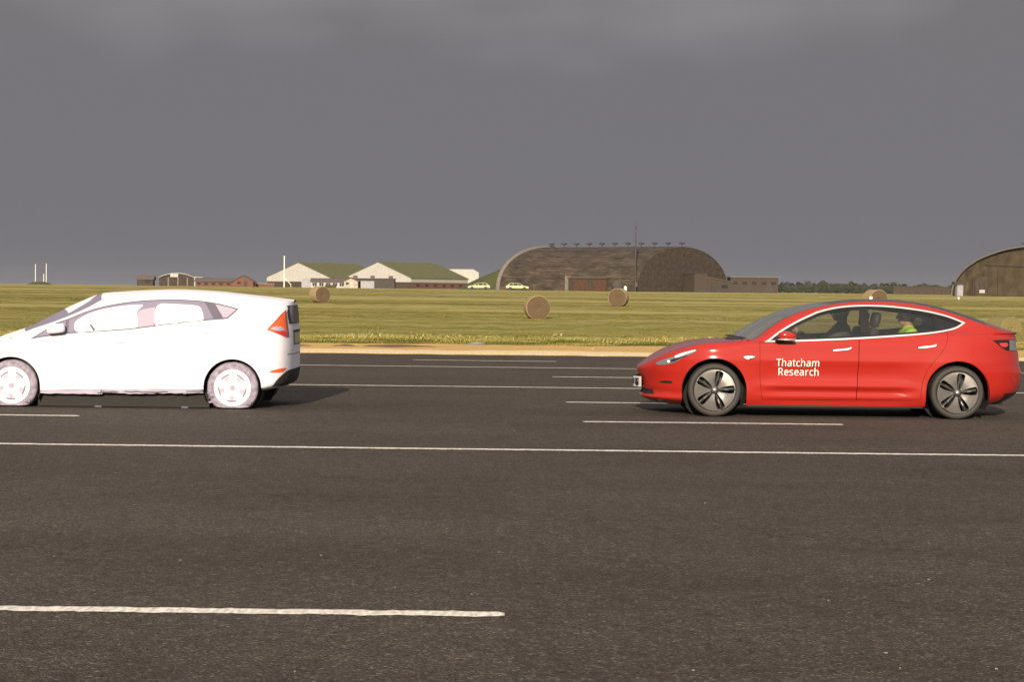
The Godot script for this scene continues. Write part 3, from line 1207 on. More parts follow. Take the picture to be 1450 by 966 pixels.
func shelters() -> void:
	var L := 35.0
	var W := 16.5
	var H := 9.25
	# crown line from (7.6, 396) to (34.4, 374): the door end is the nearer, right one
	var c := Vector3(21.2, 0, -385.0)
	c.y = land(c.x, c.z)
	var a := shelter("aircraft_shelter", "long dark brown arched aircraft shelter with a row of vents on its ridge", c, atan2(26.8, 22.0), L, W, H, true)
	end_wall(a, L / 2 - 0.03, W, H, M.vault_trim)
	end_wall(a, -L / 2 + 0.6, W, H, M.dark_doors)
	for k in 4:
		obj("door_leaf", box_mesh(Vector3(-8.4 + 5.6 * k, 2.9, L / 2 + 0.04 + 0.06 * (k % 2)), Vector3(5.56, 5.8, 0.16)), M.vault_trim, a)
	# ridge vents
	for k in 11:
		var s := st_new()
		var z := -L / 2 + 0.8 + 3.35 * k
		tube(s, Vector3(0, H - 0.2, z), Vector3(0, H + 0.55, z), 0.09, 0.09, 8)
		box(s, Vector3(0, H + 0.66, z), Vector3(0.85, 0.32, 0.85))
		obj("ridge_vent", done(s), M.mast_grey, a)
	obj("corner_vent", tube_mesh(Vector3(W * 0.72, H * 0.6, L / 2 - 2), Vector3(W * 0.74, H * 0.6 + 2.2, L / 2 - 2), 0.09, 0.09, 8), M.mast_grey, a)
	# lean-to and blocks on the long side that faces the runway (local -x side)
	var back := a.global_transform.affine_inverse() if a.is_inside_tree() else a.transform.affine_inverse()
	var lean := thing("lean_to_store", "rust red brick store with shallow roof leaning on the dark shelter's long side", "shed", on(15.8, -369.5), atan2(26.8, 22.0) - PI / 2)
	obj("wall", box_mesh(Vector3(0, 1.3, 0), Vector3(9.4, 2.7, 3.0)), M.rusty_brick, lean)
	obj("roof", box_mesh(Vector3(0, 2.78, 0.1), Vector3(9.8, 0.16, 3.5), Basis(Vector3.RIGHT, 0.08)), M.grey_roof, lean)
	obj("door", box_mesh(Vector3(-3.9, 1.1, 1.52), Vector3(1.0, 2.1, 0.08)), M.dark_steel, lean)
	for k in 3:
		obj("shutter", box_mesh(Vector3(-1.4 + 2.2 * k, 1.2, 1.52), Vector3(1.6, 2.0, 0.05)), M.rusty_brick if k != 1 else M.dark_doors, lean)
	obj("pier", box_mesh(Vector3(-5.1, 1.5, 1.2), Vector3(0.8, 3.1, 0.9)), M.rim_concrete, lean)
	var g := thing("generator_house", "small grey brown hut against the dark shelter, left of the rust red store", "hut", on(8.9, -380.0), atan2(26.8, 22.0) - PI / 2)
	obj("wall", box_mesh(Vector3(0, 1.1, 0), Vector3(4.6, 2.4, 2.4)), M.brown_brick, g)
	obj("roof", box_mesh(Vector3(0, 2.38, 0), Vector3(5.0, 0.16, 2.8)), M.grey_roof, g)
	obj("door", box_mesh(Vector3(-1.4, 1.0, 1.22), Vector3(1.0, 2.0, 0.06)), M.window_dark, g)
	obj("vent_pipe", tube_mesh(Vector3(1.2, 2.4, 0.4), Vector3(1.2, 3.3, 0.4), 0.12, 0.12, 8), M.concrete, g)
	var tank := thing("water_tank", "round dark tank lying beside the rust red store, right of it", "tank", on(20.6, -364.5), 0.0)
	obj("drum", grid(24, 6, func(u, v):
		var q: Vector2 = [Vector2(0, 0.0), Vector2(0.95, 0.0), Vector2(1.05, 0.15), Vector2(1.05, 2.2), Vector2(0.95, 2.4), Vector2(0, 2.4), Vector2(0, 2.4)][roundi(v * 6)]
		return Vector3(cos(TAU * u) * q.x, 1.2 + sin(TAU * u) * q.x, q.y - 1.2)), M.dark_steel, tank)
	for k in 2:
		obj("cradle", box_mesh(Vector3(0, 0.12, -0.8 + 1.6 * k), Vector3(1.7, 0.3, 0.3)), M.concrete, tank)
	# blast wall block and low wing at the door end
	var block := thing("blast_wall", "brown grey concrete block wall before the dark shelter's right end", "blast wall", on(36.7, -371.0), 0.35)
	obj("wall", box_mesh(Vector3(0, 1.75, 0), Vector3(2.8, 3.7, 5.0)), M.brown_brick, block)
	obj("coping", box_mesh(Vector3(0, 3.68, 0), Vector3(3.0, 0.16, 5.2)), M.brown_brick, block)
	var wing := thing("low_wing", "low brown wing with a sloping roof right of the dark shelter's doors", "annex", on(41.9, -374.5), 0.3)
	var ws := PackedVector2Array(V([-3.6, -0.1, 2.9, -0.1, 2.9, 2.0, -3.6, 3.1]))
	obj("wall", slab_mesh(ws, -4.0, 0.0), M.brown_brick, wing)
	obj("roof", box_mesh(Vector3(-0.35, 2.68, -2.0), Vector3(6.9, 0.14, 4.5), Basis(Vector3(0, 0, 1), -0.167)), M.grey_roof, wing)
	obj("door", box_mesh(Vector3(-1.2, 1.0, 0.04), Vector3(1.1, 2.0, 0.06)), M.dark_steel, wing)
	obj("window", box_mesh(Vector3(1.2, 1.2, 0.04), Vector3(1.4, 0.7, 0.06)), M.window_dark, wing)
	# second shelter: its open end looks towards the runway
	var c2 := Vector3(95.0, 0, -330.0)
	c2.y = land(c2.x, c2.z)
	var dir := Vector3(0.47, 0, -0.88).normalized()
	var b := shelter("aircraft_shelter", "ochre ended arched aircraft shelter with a pale rim at the right edge of view", c2 + dir * 17.5, atan2(-dir.x, -dir.z), L, W, H, false)
	end_wall(b, L / 2 - 0.9, W, H, M.ochre_wall)
	obj("pipe", tube_mesh(Vector3(-12.9, 0, L / 2 - 0.7), Vector3(-12.9, 3.6, L / 2 - 0.7), 0.10, 0.10), M.dark_doors, b)
	obj("hatch", box_mesh(Vector3(-11.4, 1.75, L / 2 - 0.8), Vector3(2.3, 3.7, 0.3)), M.dark_doors, b)
	obj("notice_board", box_mesh(Vector3(-11.2, 0.9, L / 2 - 0.58), Vector3(1.0, 0.6, 0.06)), M.white_sheet, b)
	for k in 3:
		obj("door_leaf", box_mesh(Vector3(-5.6 + 5.65 * k, 2.6, L / 2 - 0.7 + 0.1 * (k % 2)), Vector3(5.6, 5.2, 0.2)), M.ochre_wall, b)
	obj("cable_duct", box_mesh(Vector3(-4, 5.5, L / 2 - 0.75), Vector3(14, 0.22, 0.22), Basis(Vector3(0, 0, 1), -0.05)), M.dark_doors, b)
	obj("side_vent", box_mesh(Vector3(-4.2, H + 0.35, L / 2 - 2.0), Vector3(0.6, 0.4, 0.6)), M.mast_grey, b)
	var kiosk := thing("switch_kiosk", "pale grey steel kiosk at the left foot of the ochre ended shelter", "kiosk", on(79.6, -329.0), 0.2)
	obj("cabinet", box_mesh(Vector3(0, 1.0, 0), Vector3(1.1, 2.1, 0.8)), M.blue_grey_steel, kiosk)
	obj("canopy", box_mesh(Vector3(-0.2, 2.3, 0), Vector3(2.0, 0.5, 1.2)), M.dark_steel, kiosk)
	obj("door", box_mesh(Vector3(0, 0.95, 0.42), Vector3(0.9, 1.8, 0.04)), M.blue_grey_steel, kiosk)
	# grassed bank at the far left end of the first shelter
	var m := thing("earth_bank", "steep green grassed earth bank at the left end of the dark shelter", "bank", on(-1.5, -422.0))
	var bn := noise(0.3, 4, 91)
	obj("bank", grid(30, 14, func(u, v):
		var x := lerpf(-11.5, 12.0, u)
		var z := lerpf(7.0, -9.0, v)
		var top := 4.8 * pow(clampf((x + 11.0) / 9.5, 0.0, 1.0), 0.85) * (1.0 - smoothstep(6, 12, x))
		var y := top * smoothstep(7.0, 1.0, z) * smoothstep(-9, -4, z)
		return Vector3(x, y - 0.15 + 0.18 * bn.get_noise_2d(x * 3, z * 3), z)), M.bank_grass, m)

# ------------------------------------------------------------------ hangars with white gables and green roofs
func gable_hall(called: String, label: String, at: Vector3, turn: float, w: float, eave: float, apex: float, length: float, side_split: float) -> Node3D:
	var o := thing(called, label, "hangar", at, turn, "white gabled hangars")
	var front := PackedVector2Array(V([-w, eave - 0.95, w, eave - 0.95, w, eave, 0, apex, -w, eave]))
	obj("gable_sheet", slab_mesh(front, -0.3, 0.0), M.white_sheet, o)
	for k in 5:
		var x := -w * 0.66 + w * 0.33 * k
		var top := lerpf(apex, eave, absf(x) / w)
		obj("gable_batten", box_mesh(Vector3(x, (top + eave - 0.95) / 2, 0.03), Vector3(0.08, top - eave + 0.75, 0.05)), M.white_sheet, o)
	obj("front_wall", box_mesh(Vector3(0, (eave - 0.95) / 2 - 0.1, -0.25), Vector3(w * 2 - 0.1, eave - 0.75, 0.3)), M.brown_brick, o)
	for k in 4:
		obj("sliding_door", box_mesh(Vector3(-w * 0.72 + w * 0.48 * k, (eave - 0.95) / 2, -0.04 + 0.08 * (k % 2)), Vector3(w * 0.47, eave - 1.0, 0.08)), M.dark_doors, o)
	for s in [-1.0, 1.0]:
		obj("side_wall", box_mesh(Vector3(s * (w - 0.15), side_split / 2 - 0.1, -length / 2 - 0.15), Vector3(0.3, side_split + 0.1, length - 0.4)), M.red_brick, o)
		obj("side_fascia", box_mesh(Vector3(s * (w - 0.1), (side_split + eave) / 2, -length / 2 - 0.15), Vector3(0.36, eave - side_split - 0.01, length - 0.35)), M.white_sheet, o)
		var q := st_new()
		var a := Vector3(s * (w + 0.25), eave - 0.05, 0.12)
		var b := Vector3(0, apex + 0.07, 0.12)
		var d := Vector3(0, 0, -length - 0.3)
		var t := Vector3(0, 0.16, 0)
		if s < 0:
			quad(q, a + t + d, b + t + d, b + t, a + t)
			quad(q, a + t, b + t, b, a)
			quad(q, a + t + d, a + t, a, a + d)
			quad(q, a, b, b + d, a + d)
		else:
			quad(q, b + t + d, a + t + d, a + t, b + t)
			quad(q, b + t, a + t, a, b)
			quad(q, a + t, a + t + d, a + d, a)
			quad(q, b, a, a + d, b + d)
		obj("roof", done(q), M.moss_roof, o)
	obj("back_wall", slab_mesh(PackedVector2Array(V([-w, -0.1, w, -0.1, w, eave, 0, apex, -w, eave])), -length, -length + 0.3), M.white_sheet, o)
	for k in 6:
		obj("window", box_mesh(Vector3(w + 0.02, side_split * 0.55, -length * (0.12 + 0.15 * k)), Vector3(0.06, 0.55, 1.5)), M.window_dark, o)
	return o

func gables() -> void:
	gable_hall("gabled_hangar", "left white gabled hangar with moss green roof, behind the white mast", on(-52.3, -450), deg_to_rad(-28), 9.3, 2.35, 5.95, 26, 1.4)
	gable_hall("gabled_hangar", "right white gabled hangar with moss green roof and brick side wall", on(-32.9, -450), deg_to_rad(-28), 9.4, 2.5, 6.3, 28, 1.5)
	var o := thing("white_shed", "plain white shed end showing behind the right hangar's green roof", "shed", on(-14.6, -512.0), 0.1)
	obj("wall", slab_mesh(PackedVector2Array(V([-6.0, -0.2, 5.2, -0.2, 5.2, 4.6, 3.6, 5.55, -5.2, 5.45, -6.0, 4.6])), -8, 0), M.white_sheet, o)
	obj("roof", box_mesh(Vector3(-0.8, 5.62, -4), Vector3(9.0, 0.12, 8.3)), M.grey_roof, o)
	for k in 6:
		obj("gutter_pipe", box_mesh(Vector3(-4.6 + 1.75 * k, 2.6, 0.05), Vector3(0.1, 5.2, 0.08)), M.white_sheet, o)

func house(called: String, label: String, cat: String, at: Vector3, turn: float, sx: float, sz: float, eave: float, ridge: float, wallm: Material, roofm: Material, group := "") -> Node3D:
	# ridge along local x
	var o := thing(called, label, cat, at, turn, group)
	obj("wall", slab_mesh(PackedVector2Array(V([-sz, -0.15, sz, -0.15, sz, eave, 0, ridge, -sz, eave])), -sx, sx), wallm, o)
	var wall: MeshInstance3D = o.get_child(0)
	wall.rotation.y = PI / 2
	for s in [-1.0, 1.0]:
		var q := st_new()
		var a := Vector3(0, eave - 0.08, s * (sz + 0.3))
		var b := Vector3(0, ridge + 0.06, 0)
		var ex := Vector3(sx + 0.25, 0, 0)
		var t := Vector3(0, 0.13, 0)
		if s > 0:
			quad(q, b - ex + t, b + ex + t, a + ex + t, a - ex + t)
			quad(q, a - ex + t, a + ex + t, a + ex, a - ex)
		else:
			quad(q, b + ex + t, b - ex + t, a - ex + t, a + ex + t)
			quad(q, a + ex + t, a - ex + t, a - ex, a + ex)
		quad(q, a + ex, a + ex + t, b + ex + t, b + ex)
		quad(q, a - ex + t, a - ex, b - ex, b - ex + t)
		obj("roof", done(q), roofm, o)
	return o

func left_buildings() -> void:
	var hut := house("brick_hut", "low brown brick hut at the far left of the buildings", "hut", on(-85.4, -430), 0.05, 1.85, 1.6, 1.5, 2.25, M.brown_brick, M.grey_roof)
	obj("door", box_mesh(Vector3(-0.9, 0.7, 1.62), Vector3(0.7, 1.5, 0.05)), M.dark_steel, hut)
	obj("window", box_mesh(Vector3(0.6, 0.9, 1.62), Vector3(1.0, 0.5, 0.05)), M.window_dark, hut)
	# hangar with a low curved white front
	var a := thing("curved_hangar", "low hangar with curved pale roof edge and dark open front, left of the brick building", "hangar", on(-78.4, -431), 0.12)
	var arc := []
	for i in 17:
		var t := i / 16.0 * 2.0 - 1.0
		arc.append(Vector2(t * 4.1, 2.0 + 1.0 * (1.0 - t * t)))
	var poly := PackedVector2Array([Vector2(4.1, -0.1)])
	for i in 17:
		poly.append(arc[16 - i])
	poly.append(Vector2(-4.1, -0.1))
	obj("wall", slab_mesh(poly, -12.0, -0.4), M.brown_brick, a)
	obj("roof", grid(16, 1, func(u, v):
		var q: Vector2 = arc[roundi(u * 16)]
		return Vector3(q.x * 1.03, q.y + 0.06, lerpf(-12.2, 0.1, v)), true), M.grey_roof, a)
	obj("roof_edge", grid(16, 1, func(u, v):
		var q: Vector2 = arc[roundi(u * 16)]
		return Vector3(q.x * 1.02, q.y + lerpf(-0.10, 0.05, v), 0.11), true), M.white_sheet, a)
	obj("sign_panel", box_mesh(Vector3(-0.6, 2.45, 0.16), Vector3(1.8, 0.75, 0.08)), M.white_sheet, a)
	for k in 3:
		obj("door_leaf", box_mesh(Vector3(-3.0 + 2.1 * k, 0.95, -0.3), Vector3(1.7, 1.95, 0.1)), M.dark_doors, a)
	for k in 3:
		obj("pier", box_mesh(Vector3(-1.95 + 2.2 * k, 0.95, -0.15), Vector3(0.35, 2.1, 0.35)), M.rim_concrete, a)
	var w := thing("white_end_wall", "short bright white wall at the left end of the red brick building", "wall", on(-73.9, -431.5), 0.15)
	obj("wall", slab_mesh(PackedVector2Array(V([-0.55, -0.2, 0.15, -0.2, 0.3, 1.2, 1.5, 2.2, -0.55, 2.2])), -0.4, 0), M.white_sheet, w)
	obj("coping", box_mesh(Vector3(0.45, 2.24, -0.2), Vector3(2.1, 0.07, 0.5)), M.grey_roof, w)
	var b := house("brick_barracks", "long low red brick building with grey roof, behind the white car", "building", on(-69.0, -430), 0.05, 4.6, 2.4, 1.15, 1.85, M.red_brick, M.grey_roof)
	for k in 5:
		obj("window", box_mesh(Vector3(-3.8 + 1.7 * k, 0.6, 2.42), Vector3(0.8, 0.5, 0.05)), M.window_dark, b)
	var e := house("brick_wing", "red brick gable end joined to the right of the long brick building", "building", on(-62.4, -429.0), PI / 2 + 0.05, 3.0, 2.35, 1.2, 2.5, M.red_brick, M.grey_roof)
	obj("door", box_mesh(Vector3(-3.02, 0.6, 0.6), Vector3(0.05, 1.3, 0.7)), M.dark_steel, e)
	obj("window", box_mesh(Vector3(-3.02, 0.9, -0.9), Vector3(0.05, 0.5, 0.8)), M.window_dark, e)
	var f := thing("brick_boundary_wall", "low brick boundary wall right of the brick gable end", "wall", on(-57.9, -432), 0.0)
	obj("brickwork", box_mesh(Vector3(0, 0.35, 0), Vector3(4.4, 0.9, 0.25)), M.red_brick, f)
	obj("coping", box_mesh(Vector3(0, 0.83, 0), Vector3(4.5, 0.07, 0.32)), M.concrete, f)

func yard_buildings() -> void:
	var a := house("white_office", "low white office with a row of windows and brown roof before the left hangar", "office", on(-42.2, -425), 0.02, 4.0, 2.0, 1.35, 2.0, M.white_sheet, M.grey_roof)
	for k in 5:
		var x := -3.2 + 1.55 * k
		obj("window", box_mesh(Vector3(x, 0.75, 2.02), Vector3(0.95, 0.75, 0.05)), M.window_dark, a)
		obj("window_frame", box_mesh(Vector3(x, 0.75, 2.06), Vector3(0.08, 0.78, 0.05)), M.white_sheet, a)
	obj("hedge", box_mesh(Vector3(0.4, 0.3, 2.6), Vector3(2.4, 0.75, 0.6)), M.bank_grass, a)
	var b := house("cream_shed", "small cream shed with a pale gable between the office and the grey container", "shed", on(-37.0, -424.0), PI / 2, 2.0, 1.6, 1.5, 2.25, M.concrete, M.grey_roof)
	obj("door", box_mesh(Vector3(-2.02, 0.75, 0.3), Vector3(0.05, 1.5, 0.8)), M.white_sheet, b)
	obj("window", box_mesh(Vector3(-2.02, 1.0, -0.8), Vector3(0.05, 0.5, 0.6)), M.window_dark, b)
	container("grey_container", "blue grey steel container beside the cream shed, left of the dark one", on(-33.2, -424.0), 3.3, 1.65, M.blue_grey_steel)
	container("dark_container", "long dark steel container with vents on top before the right hangar", on(-29.4, -423.5), 4.6, 2.3, M.dark_steel)
	container("grey_container", "pale blue grey container in the doorway of the left hangar", on(-47.3, -426.0), 2.6, 2.0, M.blue_grey_steel)
	var s := thing("dark_lean_roof", "dark flat roofed store with three roof vents behind the containers", "store", on(-32.1, -427.5), 0.0)
	obj("wall", box_mesh(Vector3(0, 1.05, 0), Vector3(9.8, 2.2, 3.0)), M.dark_steel, s)
	obj("roof", box_mesh(Vector3(0, 2.22, 0), Vector3(10.2, 0.16, 3.4)), M.grey_roof, s)
	for x in [-4.3, -0.3, 3.9]:
		obj("roof_vent", box_mesh(Vector3(x, 2.6, 0.6), Vector3(0.95, 0.62, 0.9)), M.grey_roof, s)

func container(called: String, label: String, at: Vector3, sx: float, h: float, m: Material) -> void:
	var o := thing(called, label, "container", at, 0.03, "yard containers")
	obj("shell", box_mesh(Vector3(0, h / 2, 0), Vector3(sx, h, 2.2)), m, o)
	var n := int(sx / 0.45)
	for k in n:
		obj("rib", box_mesh(Vector3(-sx / 2 + (k + 0.5) * sx / n, h / 2, 1.12), Vector3(0.16, h * 0.88, 0.06)), m, o)
	obj("top_rail", box_mesh(Vector3(0, h - 0.06, 1.12), Vector3(sx, 0.12, 0.1)), m, o)

func right_buildings() -> void:
	var a := thing("flat_roofed_block", "low flat roofed brown block right of the dark shelter", "building", on(50.4, -386.0), 0.0)
	obj("wall", box_mesh(Vector3(0, 1.55, -2), Vector3(10.0, 3.3, 6.0)), M.brown_brick, a)
	obj("roof", box_mesh(Vector3(0, 3.28, -2), Vector3(10.4, 0.14, 6.4)), M.rim_concrete, a)
	for k in 5:
		obj("window", box_mesh(Vector3(-4.0 + 2.0 * k, 2.0, 1.02), Vector3(1.0, 0.6, 0.06)), M.window_dark, a)
	obj("door", box_mesh(Vector3(3.2, 0.95, 1.02), Vector3(1.1, 1.9, 0.06)), M.dark_steel, a)
	var b := thing("boundary_wall", "long low brown wall between the trees and the ochre ended shelter", "wall", on(93.3, -421.0), 0.0)
	for k in 7:
		obj("wall_bay", box_mesh(Vector3(-5.5 + 1.85 * k, 0.8, 0), Vector3(1.8, 1.8, 0.3)), M.brown_brick, b)
		obj("pier", box_mesh(Vector3(-6.4 + 1.85 * k, 0.9, 0.05), Vector3(0.34, 2.0, 0.5)), M.brown_brick, b)
	obj("coping", box_mesh(Vector3(0, 1.77, 0), Vector3(13.2, 0.14, 0.5)), M.brown_brick, b)

# ------------------------------------------------------------------ trees
func trees() -> void:
	var r := RandomNumberGenerator.new()
	r.seed = 31
	var said := ["leftmost dark round tree in the far row, beside the flat roofed block", "second low tree from the left in the far row", "third tree of the far row, slightly taller", "fourth small bushy tree of the far row", "fifth tree of the far row, dark and broad", "sixth tree of the far row, narrow topped", "seventh tree of the far row, above the red car's windscreen", "eighth tree of the far row, low and wide", "ninth tree of the far row, left of the bale above the roof", "tenth tree of the far row, just behind the bale above the roof", "eleventh tree of the far row, right of the bale above the roof", "twelfth tree of the far row, behind the low brown wall", "thirteenth tree of the far row, over the middle of the brown wall", "rightmost tree of the far row, beside the grey kiosk"]
	for i in 14:
		var x := 71.0 + 2.75 * i + r.randf_range(-0.4, 0.4)
		var z := -480.0 - r.randf_range(0, 14)
		var h := r.randf_range(2.5, 3.3)
		var o := thing("tree", said[i], "tree", on(x, z), 0.0, "trees in the far row")
		var s := st_new()
		tube(s, Vector3(0, -0.2, 0), Vector3(r.randfn(0, 0.1), h * 0.5, 0), 0.16, 0.10, 7)
		for k in 5:
			var a := r.randf() * TAU
			tube(s, Vector3(0, h * 0.35, 0), Vector3(cos(a) * 0.8, h * r.randf_range(0.6, 0.85), sin(a) * 0.8), 0.07, 0.03, 5)
		obj("trunk", done(s), M.bark, o)
		var v := PackedVector3Array()
		var nn := PackedVector3Array()
		var cc := PackedColorArray()
		var ix := PackedInt32Array()
		var clumps := []
		for k in 9:
			clumps.append([Vector3(r.randf_range(-1.5, 1.5), h * (0.08 + 0.78 * k / 8.0 * r.randf_range(0.75, 1.0)), r.randfn(0, 0.8)), r.randf_range(0.55, 1.0), r.randf_range(0.7, 1.3)])
		for k in 1500:
			var c: Array = clumps[r.randi() % 9]
			var d := Vector3(r.randfn(0, 1), r.randfn(0, 1), r.randfn(0, 1)).normalized()
			var p: Vector3 = c[0] + d * c[1] * r.randf_range(0.6, 1.0)
			var e := Vector3(r.randfn(0, 1), r.randfn(0, 1), r.randfn(0, 1)).normalized() * 0.16
			var f := d.cross(e).normalized() * 0.13
			var base := v.size()
			var t: float = c[2] * r.randf_range(0.8, 1.2)
			for q in [p - e, p + f, p + e, p - f]:
				v.append(q)
				nn.append((d + Vector3(0, 0.2, 0)).normalized())
				cc.append(Color(0.036 * t, 0.044 * t, 0.024 * t))
			ix.append_array([base, base + 1, base + 2, base, base + 2, base + 3])
		obj("crown", arr(v, nn, ix, PackedVector2Array(), cc), M.leaf, o)

	var hedge := thing("hedge", "long low dark hedge running behind the far trees to the ochre ended shelter", "hedge", on(90.0, -472.0))
	var hv := PackedVector3Array()
	var hn := PackedVector3Array()
	var hc := PackedColorArray()
	var hi := PackedInt32Array()
	var hh := noise(0.22, 3, 131)
	for k in 15000:
		var x := r.randf_range(-21.0, 24.0)
		var top := 2.1 + 1.0 * hh.get_noise_2d(x, 0.0)
		var y := top * sqrt(r.randf())
		var p := Vector3(x, y, r.randf_range(-0.9, 0.9) * (1.15 - 0.6 * y / top))
		var e := Vector3(r.randfn(0, 1), r.randfn(0, 1), r.randfn(0, 1)).normalized() * 0.17
		var f := Vector3(0.2, 0.5, 1.0).cross(e).normalized() * 0.14
		var base := hv.size()
		var t := r.randf_range(0.7, 1.25) * (1.0 + 0.5 * hh.get_noise_2d(x * 3.0, y * 5.0))
		for q in [p - e, p + f, p + e, p - f]:
			hv.append(q)
			hn.append(Vector3(0, 0.5, 0.86))
			hc.append(Color(0.036 * t, 0.042 * t, 0.024 * t))
		hi.append_array([base, base + 1, base + 2, base, base + 2, base + 3])
	obj("leaves", arr(hv, hn, hi, PackedVector2Array(), hc), M.leaf, hedge)
	var hs := st_new()
	for k in 30:
		tube(hs, Vector3(-20.5 + 1.5 * k, -0.2, 0), Vector3(-20.3 + 1.5 * k, 1.3, 0), 0.07, 0.03, 5)
	obj("stems", done(hs), M.bark, hedge)

# ------------------------------------------------------------------ masts, posts and far cars
func small_far_things() -> void:
	var m := thing("lighting_mast", "tall thin grey mast with lamp cluster standing before the dark shelter", "mast", on(23.9, -360.0))
	obj("pole", tube_mesh(Vector3(0, -0.2, 0), Vector3(0, 13.0, 0), 0.16, 0.10), M.mast_grey, m)
	obj("cross_arm", box_mesh(Vector3(0, 11.9, 0), Vector3(1.1, 0.1, 0.12)), M.mast_grey, m)
	for k in 4:
		obj("floodlight", box_mesh(Vector3(-0.42 + 0.28 * k, 11.75, 0.15), Vector3(0.24, 0.3, 0.2)), M.mast_grey, m)
	obj("finial", tube_mesh(Vector3(0, 13.0, 0), Vector3(0, 13.9, 0), 0.04, 0.02, 6), M.mast_grey, m)
	obj("junction_box", box_mesh(Vector3(0.2, 1.4, 0.14), Vector3(0.45, 0.9, 0.25)), M.mast_grey, m)
	var p := thing("white_mast", "stout white mast with a dark cap standing before the left hangar", "mast", on(-52.6, -425.0))
	obj("pole", tube_mesh(Vector3(0, -0.2, 0), Vector3(0, 7.3, 0), 0.17, 0.15), M.mast_white, p)
	obj("cap", tube_mesh(Vector3(0, 7.3, 0), Vector3(0, 7.6, 0), 0.2, 0.16), M.mast_grey, p)
	obj("strut", tube_mesh(Vector3(0.1, 2.2, 0), Vector3(1.55, 0.6, 0), 0.09, 0.09), M.mast_white, p)
	obj("stay_post", tube_mesh(Vector3(1.55, -0.1, 0), Vector3(1.55, 0.65, 0), 0.07, 0.07), M.mast_white, p)
	var mound := thing("grass_mound", "small grassy mound carrying thin white poles at the far left", "mound", on(-102.5, -400.0))
	obj("mound", grid(24, 8, func(u, v):
		var a: float = TAU * u
		return Vector3(cos(a) * v * 3.4, 0.72 * (1.0 - smoothstep(0.25, 1.0, v)) - 0.1, sin(a) * v * 2.4)), M.bank_grass, mound)
	for q in [[-103.4, 4.45, "left tall thin white pole on the grassy mound"], [-101.6, 2.35, "short white pole in the middle of the grassy mound"], [-101.05, 4.6, "right tall thin white pole on the grassy mound"]]:
		var t := thing("white_pole", q[2], "pole", on(q[0], -400.0), 0.0, "white poles on the mound")
		obj("shaft", tube_mesh(Vector3(0, 0.3, 0), Vector3(0, q[1], 0), 0.10, 0.08, 8), M.mast_white, t)
		obj("foot", tube_mesh(Vector3(0, -0.1, 0), Vector3(0, 0.75, 0), 0.2, 0.2, 8), M.concrete, t)
	for q in [[24.85, -128.0, 1.02, "white marker post showing just over the red car's roof"], [53.4, -221.0, 0.40, "white marker post in the grass before the ochre ended shelter"]]:
		var t := thing("marker_post", q[3], "marker post", on(q[0], q[1]), 0.0, "white marker posts in the grass")
		obj("post", rbox(Vector3(0, q[2] / 2, 0), Vector3(0.22, q[2], 0.14), 0.03), M.mast_white, t)
		obj("foot", box_mesh(Vector3(0, 0.02, 0), Vector3(0.36, 0.1, 0.3)), M.mast_grey, t)
	var sk := thing("white_sack", "white bulk sack standing by the dark shelter near the mast", "sack", on(21.8, -357.0))
	obj("bag", rbox(Vector3(0, 0.5, 0), Vector3(0.6, 1.0, 0.6), 0.14), M.mast_white, sk)
	obj("neck", rbox(Vector3(0, 1.02, 0), Vector3(0.3, 0.2, 0.3), 0.08), M.mast_white, sk)
	far_car("pale green estate car parked before the grassed bank, facing left", on(-7.0, -385.0), 0.0)
	far_car("pale green estate car parked at the shelter's rim, facing right", on(0.93, -374.0), PI)

func far_car(label: String, at: Vector3, turn: float) -> void:
	var o := thing("parked_car", label, "car", at, turn, "pale cars parked by the dark shelter")
	var body := spline(V([-2.3, 0.35, -2.32, 0.62, -2.1, 0.78, -1.3, 0.88, 0.0, 0.92, 1.9, 0.95, 2.25, 0.85, 2.3, 0.40]), 5)
	obj("body", slab_mesh(body, -0.85, 0.85), M.pale_car, o)
	var roof := spline(V([-1.25, 0.88, -0.55, 1.32, 0.0, 1.42, 1.4, 1.40, 2.0, 0.95]), 5)
	obj("cabin", slab_mesh(roof, -0.70, 0.70), M.pale_car, o)
	for s in [-1.0, 1.0]:
		for k in 3:
			var w := PackedVector2Array([V([-0.95, 0.95, -0.2, 0.95, -0.2, 1.34, -0.5, 1.28]), V([-0.1, 0.95, 0.8, 0.95, 0.8, 1.35, -0.1, 1.36]), V([0.9, 0.95, 1.75, 0.97, 1.35, 1.34, 0.9, 1.35])][k])
			obj("window", slab_mesh(w, s * 0.705 - 0.02, s * 0.705 + 0.02), M.window_dark, o)
		for x in [-1.45, 1.4]:
			obj("wheel", lathe_z(V([0.0, 0.11, 0.2, 0.12, 0.24, 0.10, 0.33, 0.08, 0.33, -0.1, 0.0, -0.1]), 20, Vector3(x, 0.32, s * 0.78)), M.tyre, o)
		obj("headlight", rbox(Vector3(-2.25, 0.66, s * 0.6), Vector3(0.12, 0.16, 0.34), 0.04), M.lamp_clear, o)
		obj("tail_light", rbox(Vector3(2.22, 0.74, s * 0.68), Vector3(0.1, 0.26, 0.2), 0.04), M.lamp_red, o)

func lathe_z(p: Array, seg: int, c: Vector3) -> ArrayMesh:
	return grid(seg, p.size() - 1, func(u, v):
		var q: Vector2 = p[roundi(v * (p.size() - 1))]
		return c + Vector3(cos(TAU * u) * q.x, sin(TAU * u) * q.x, q.y))

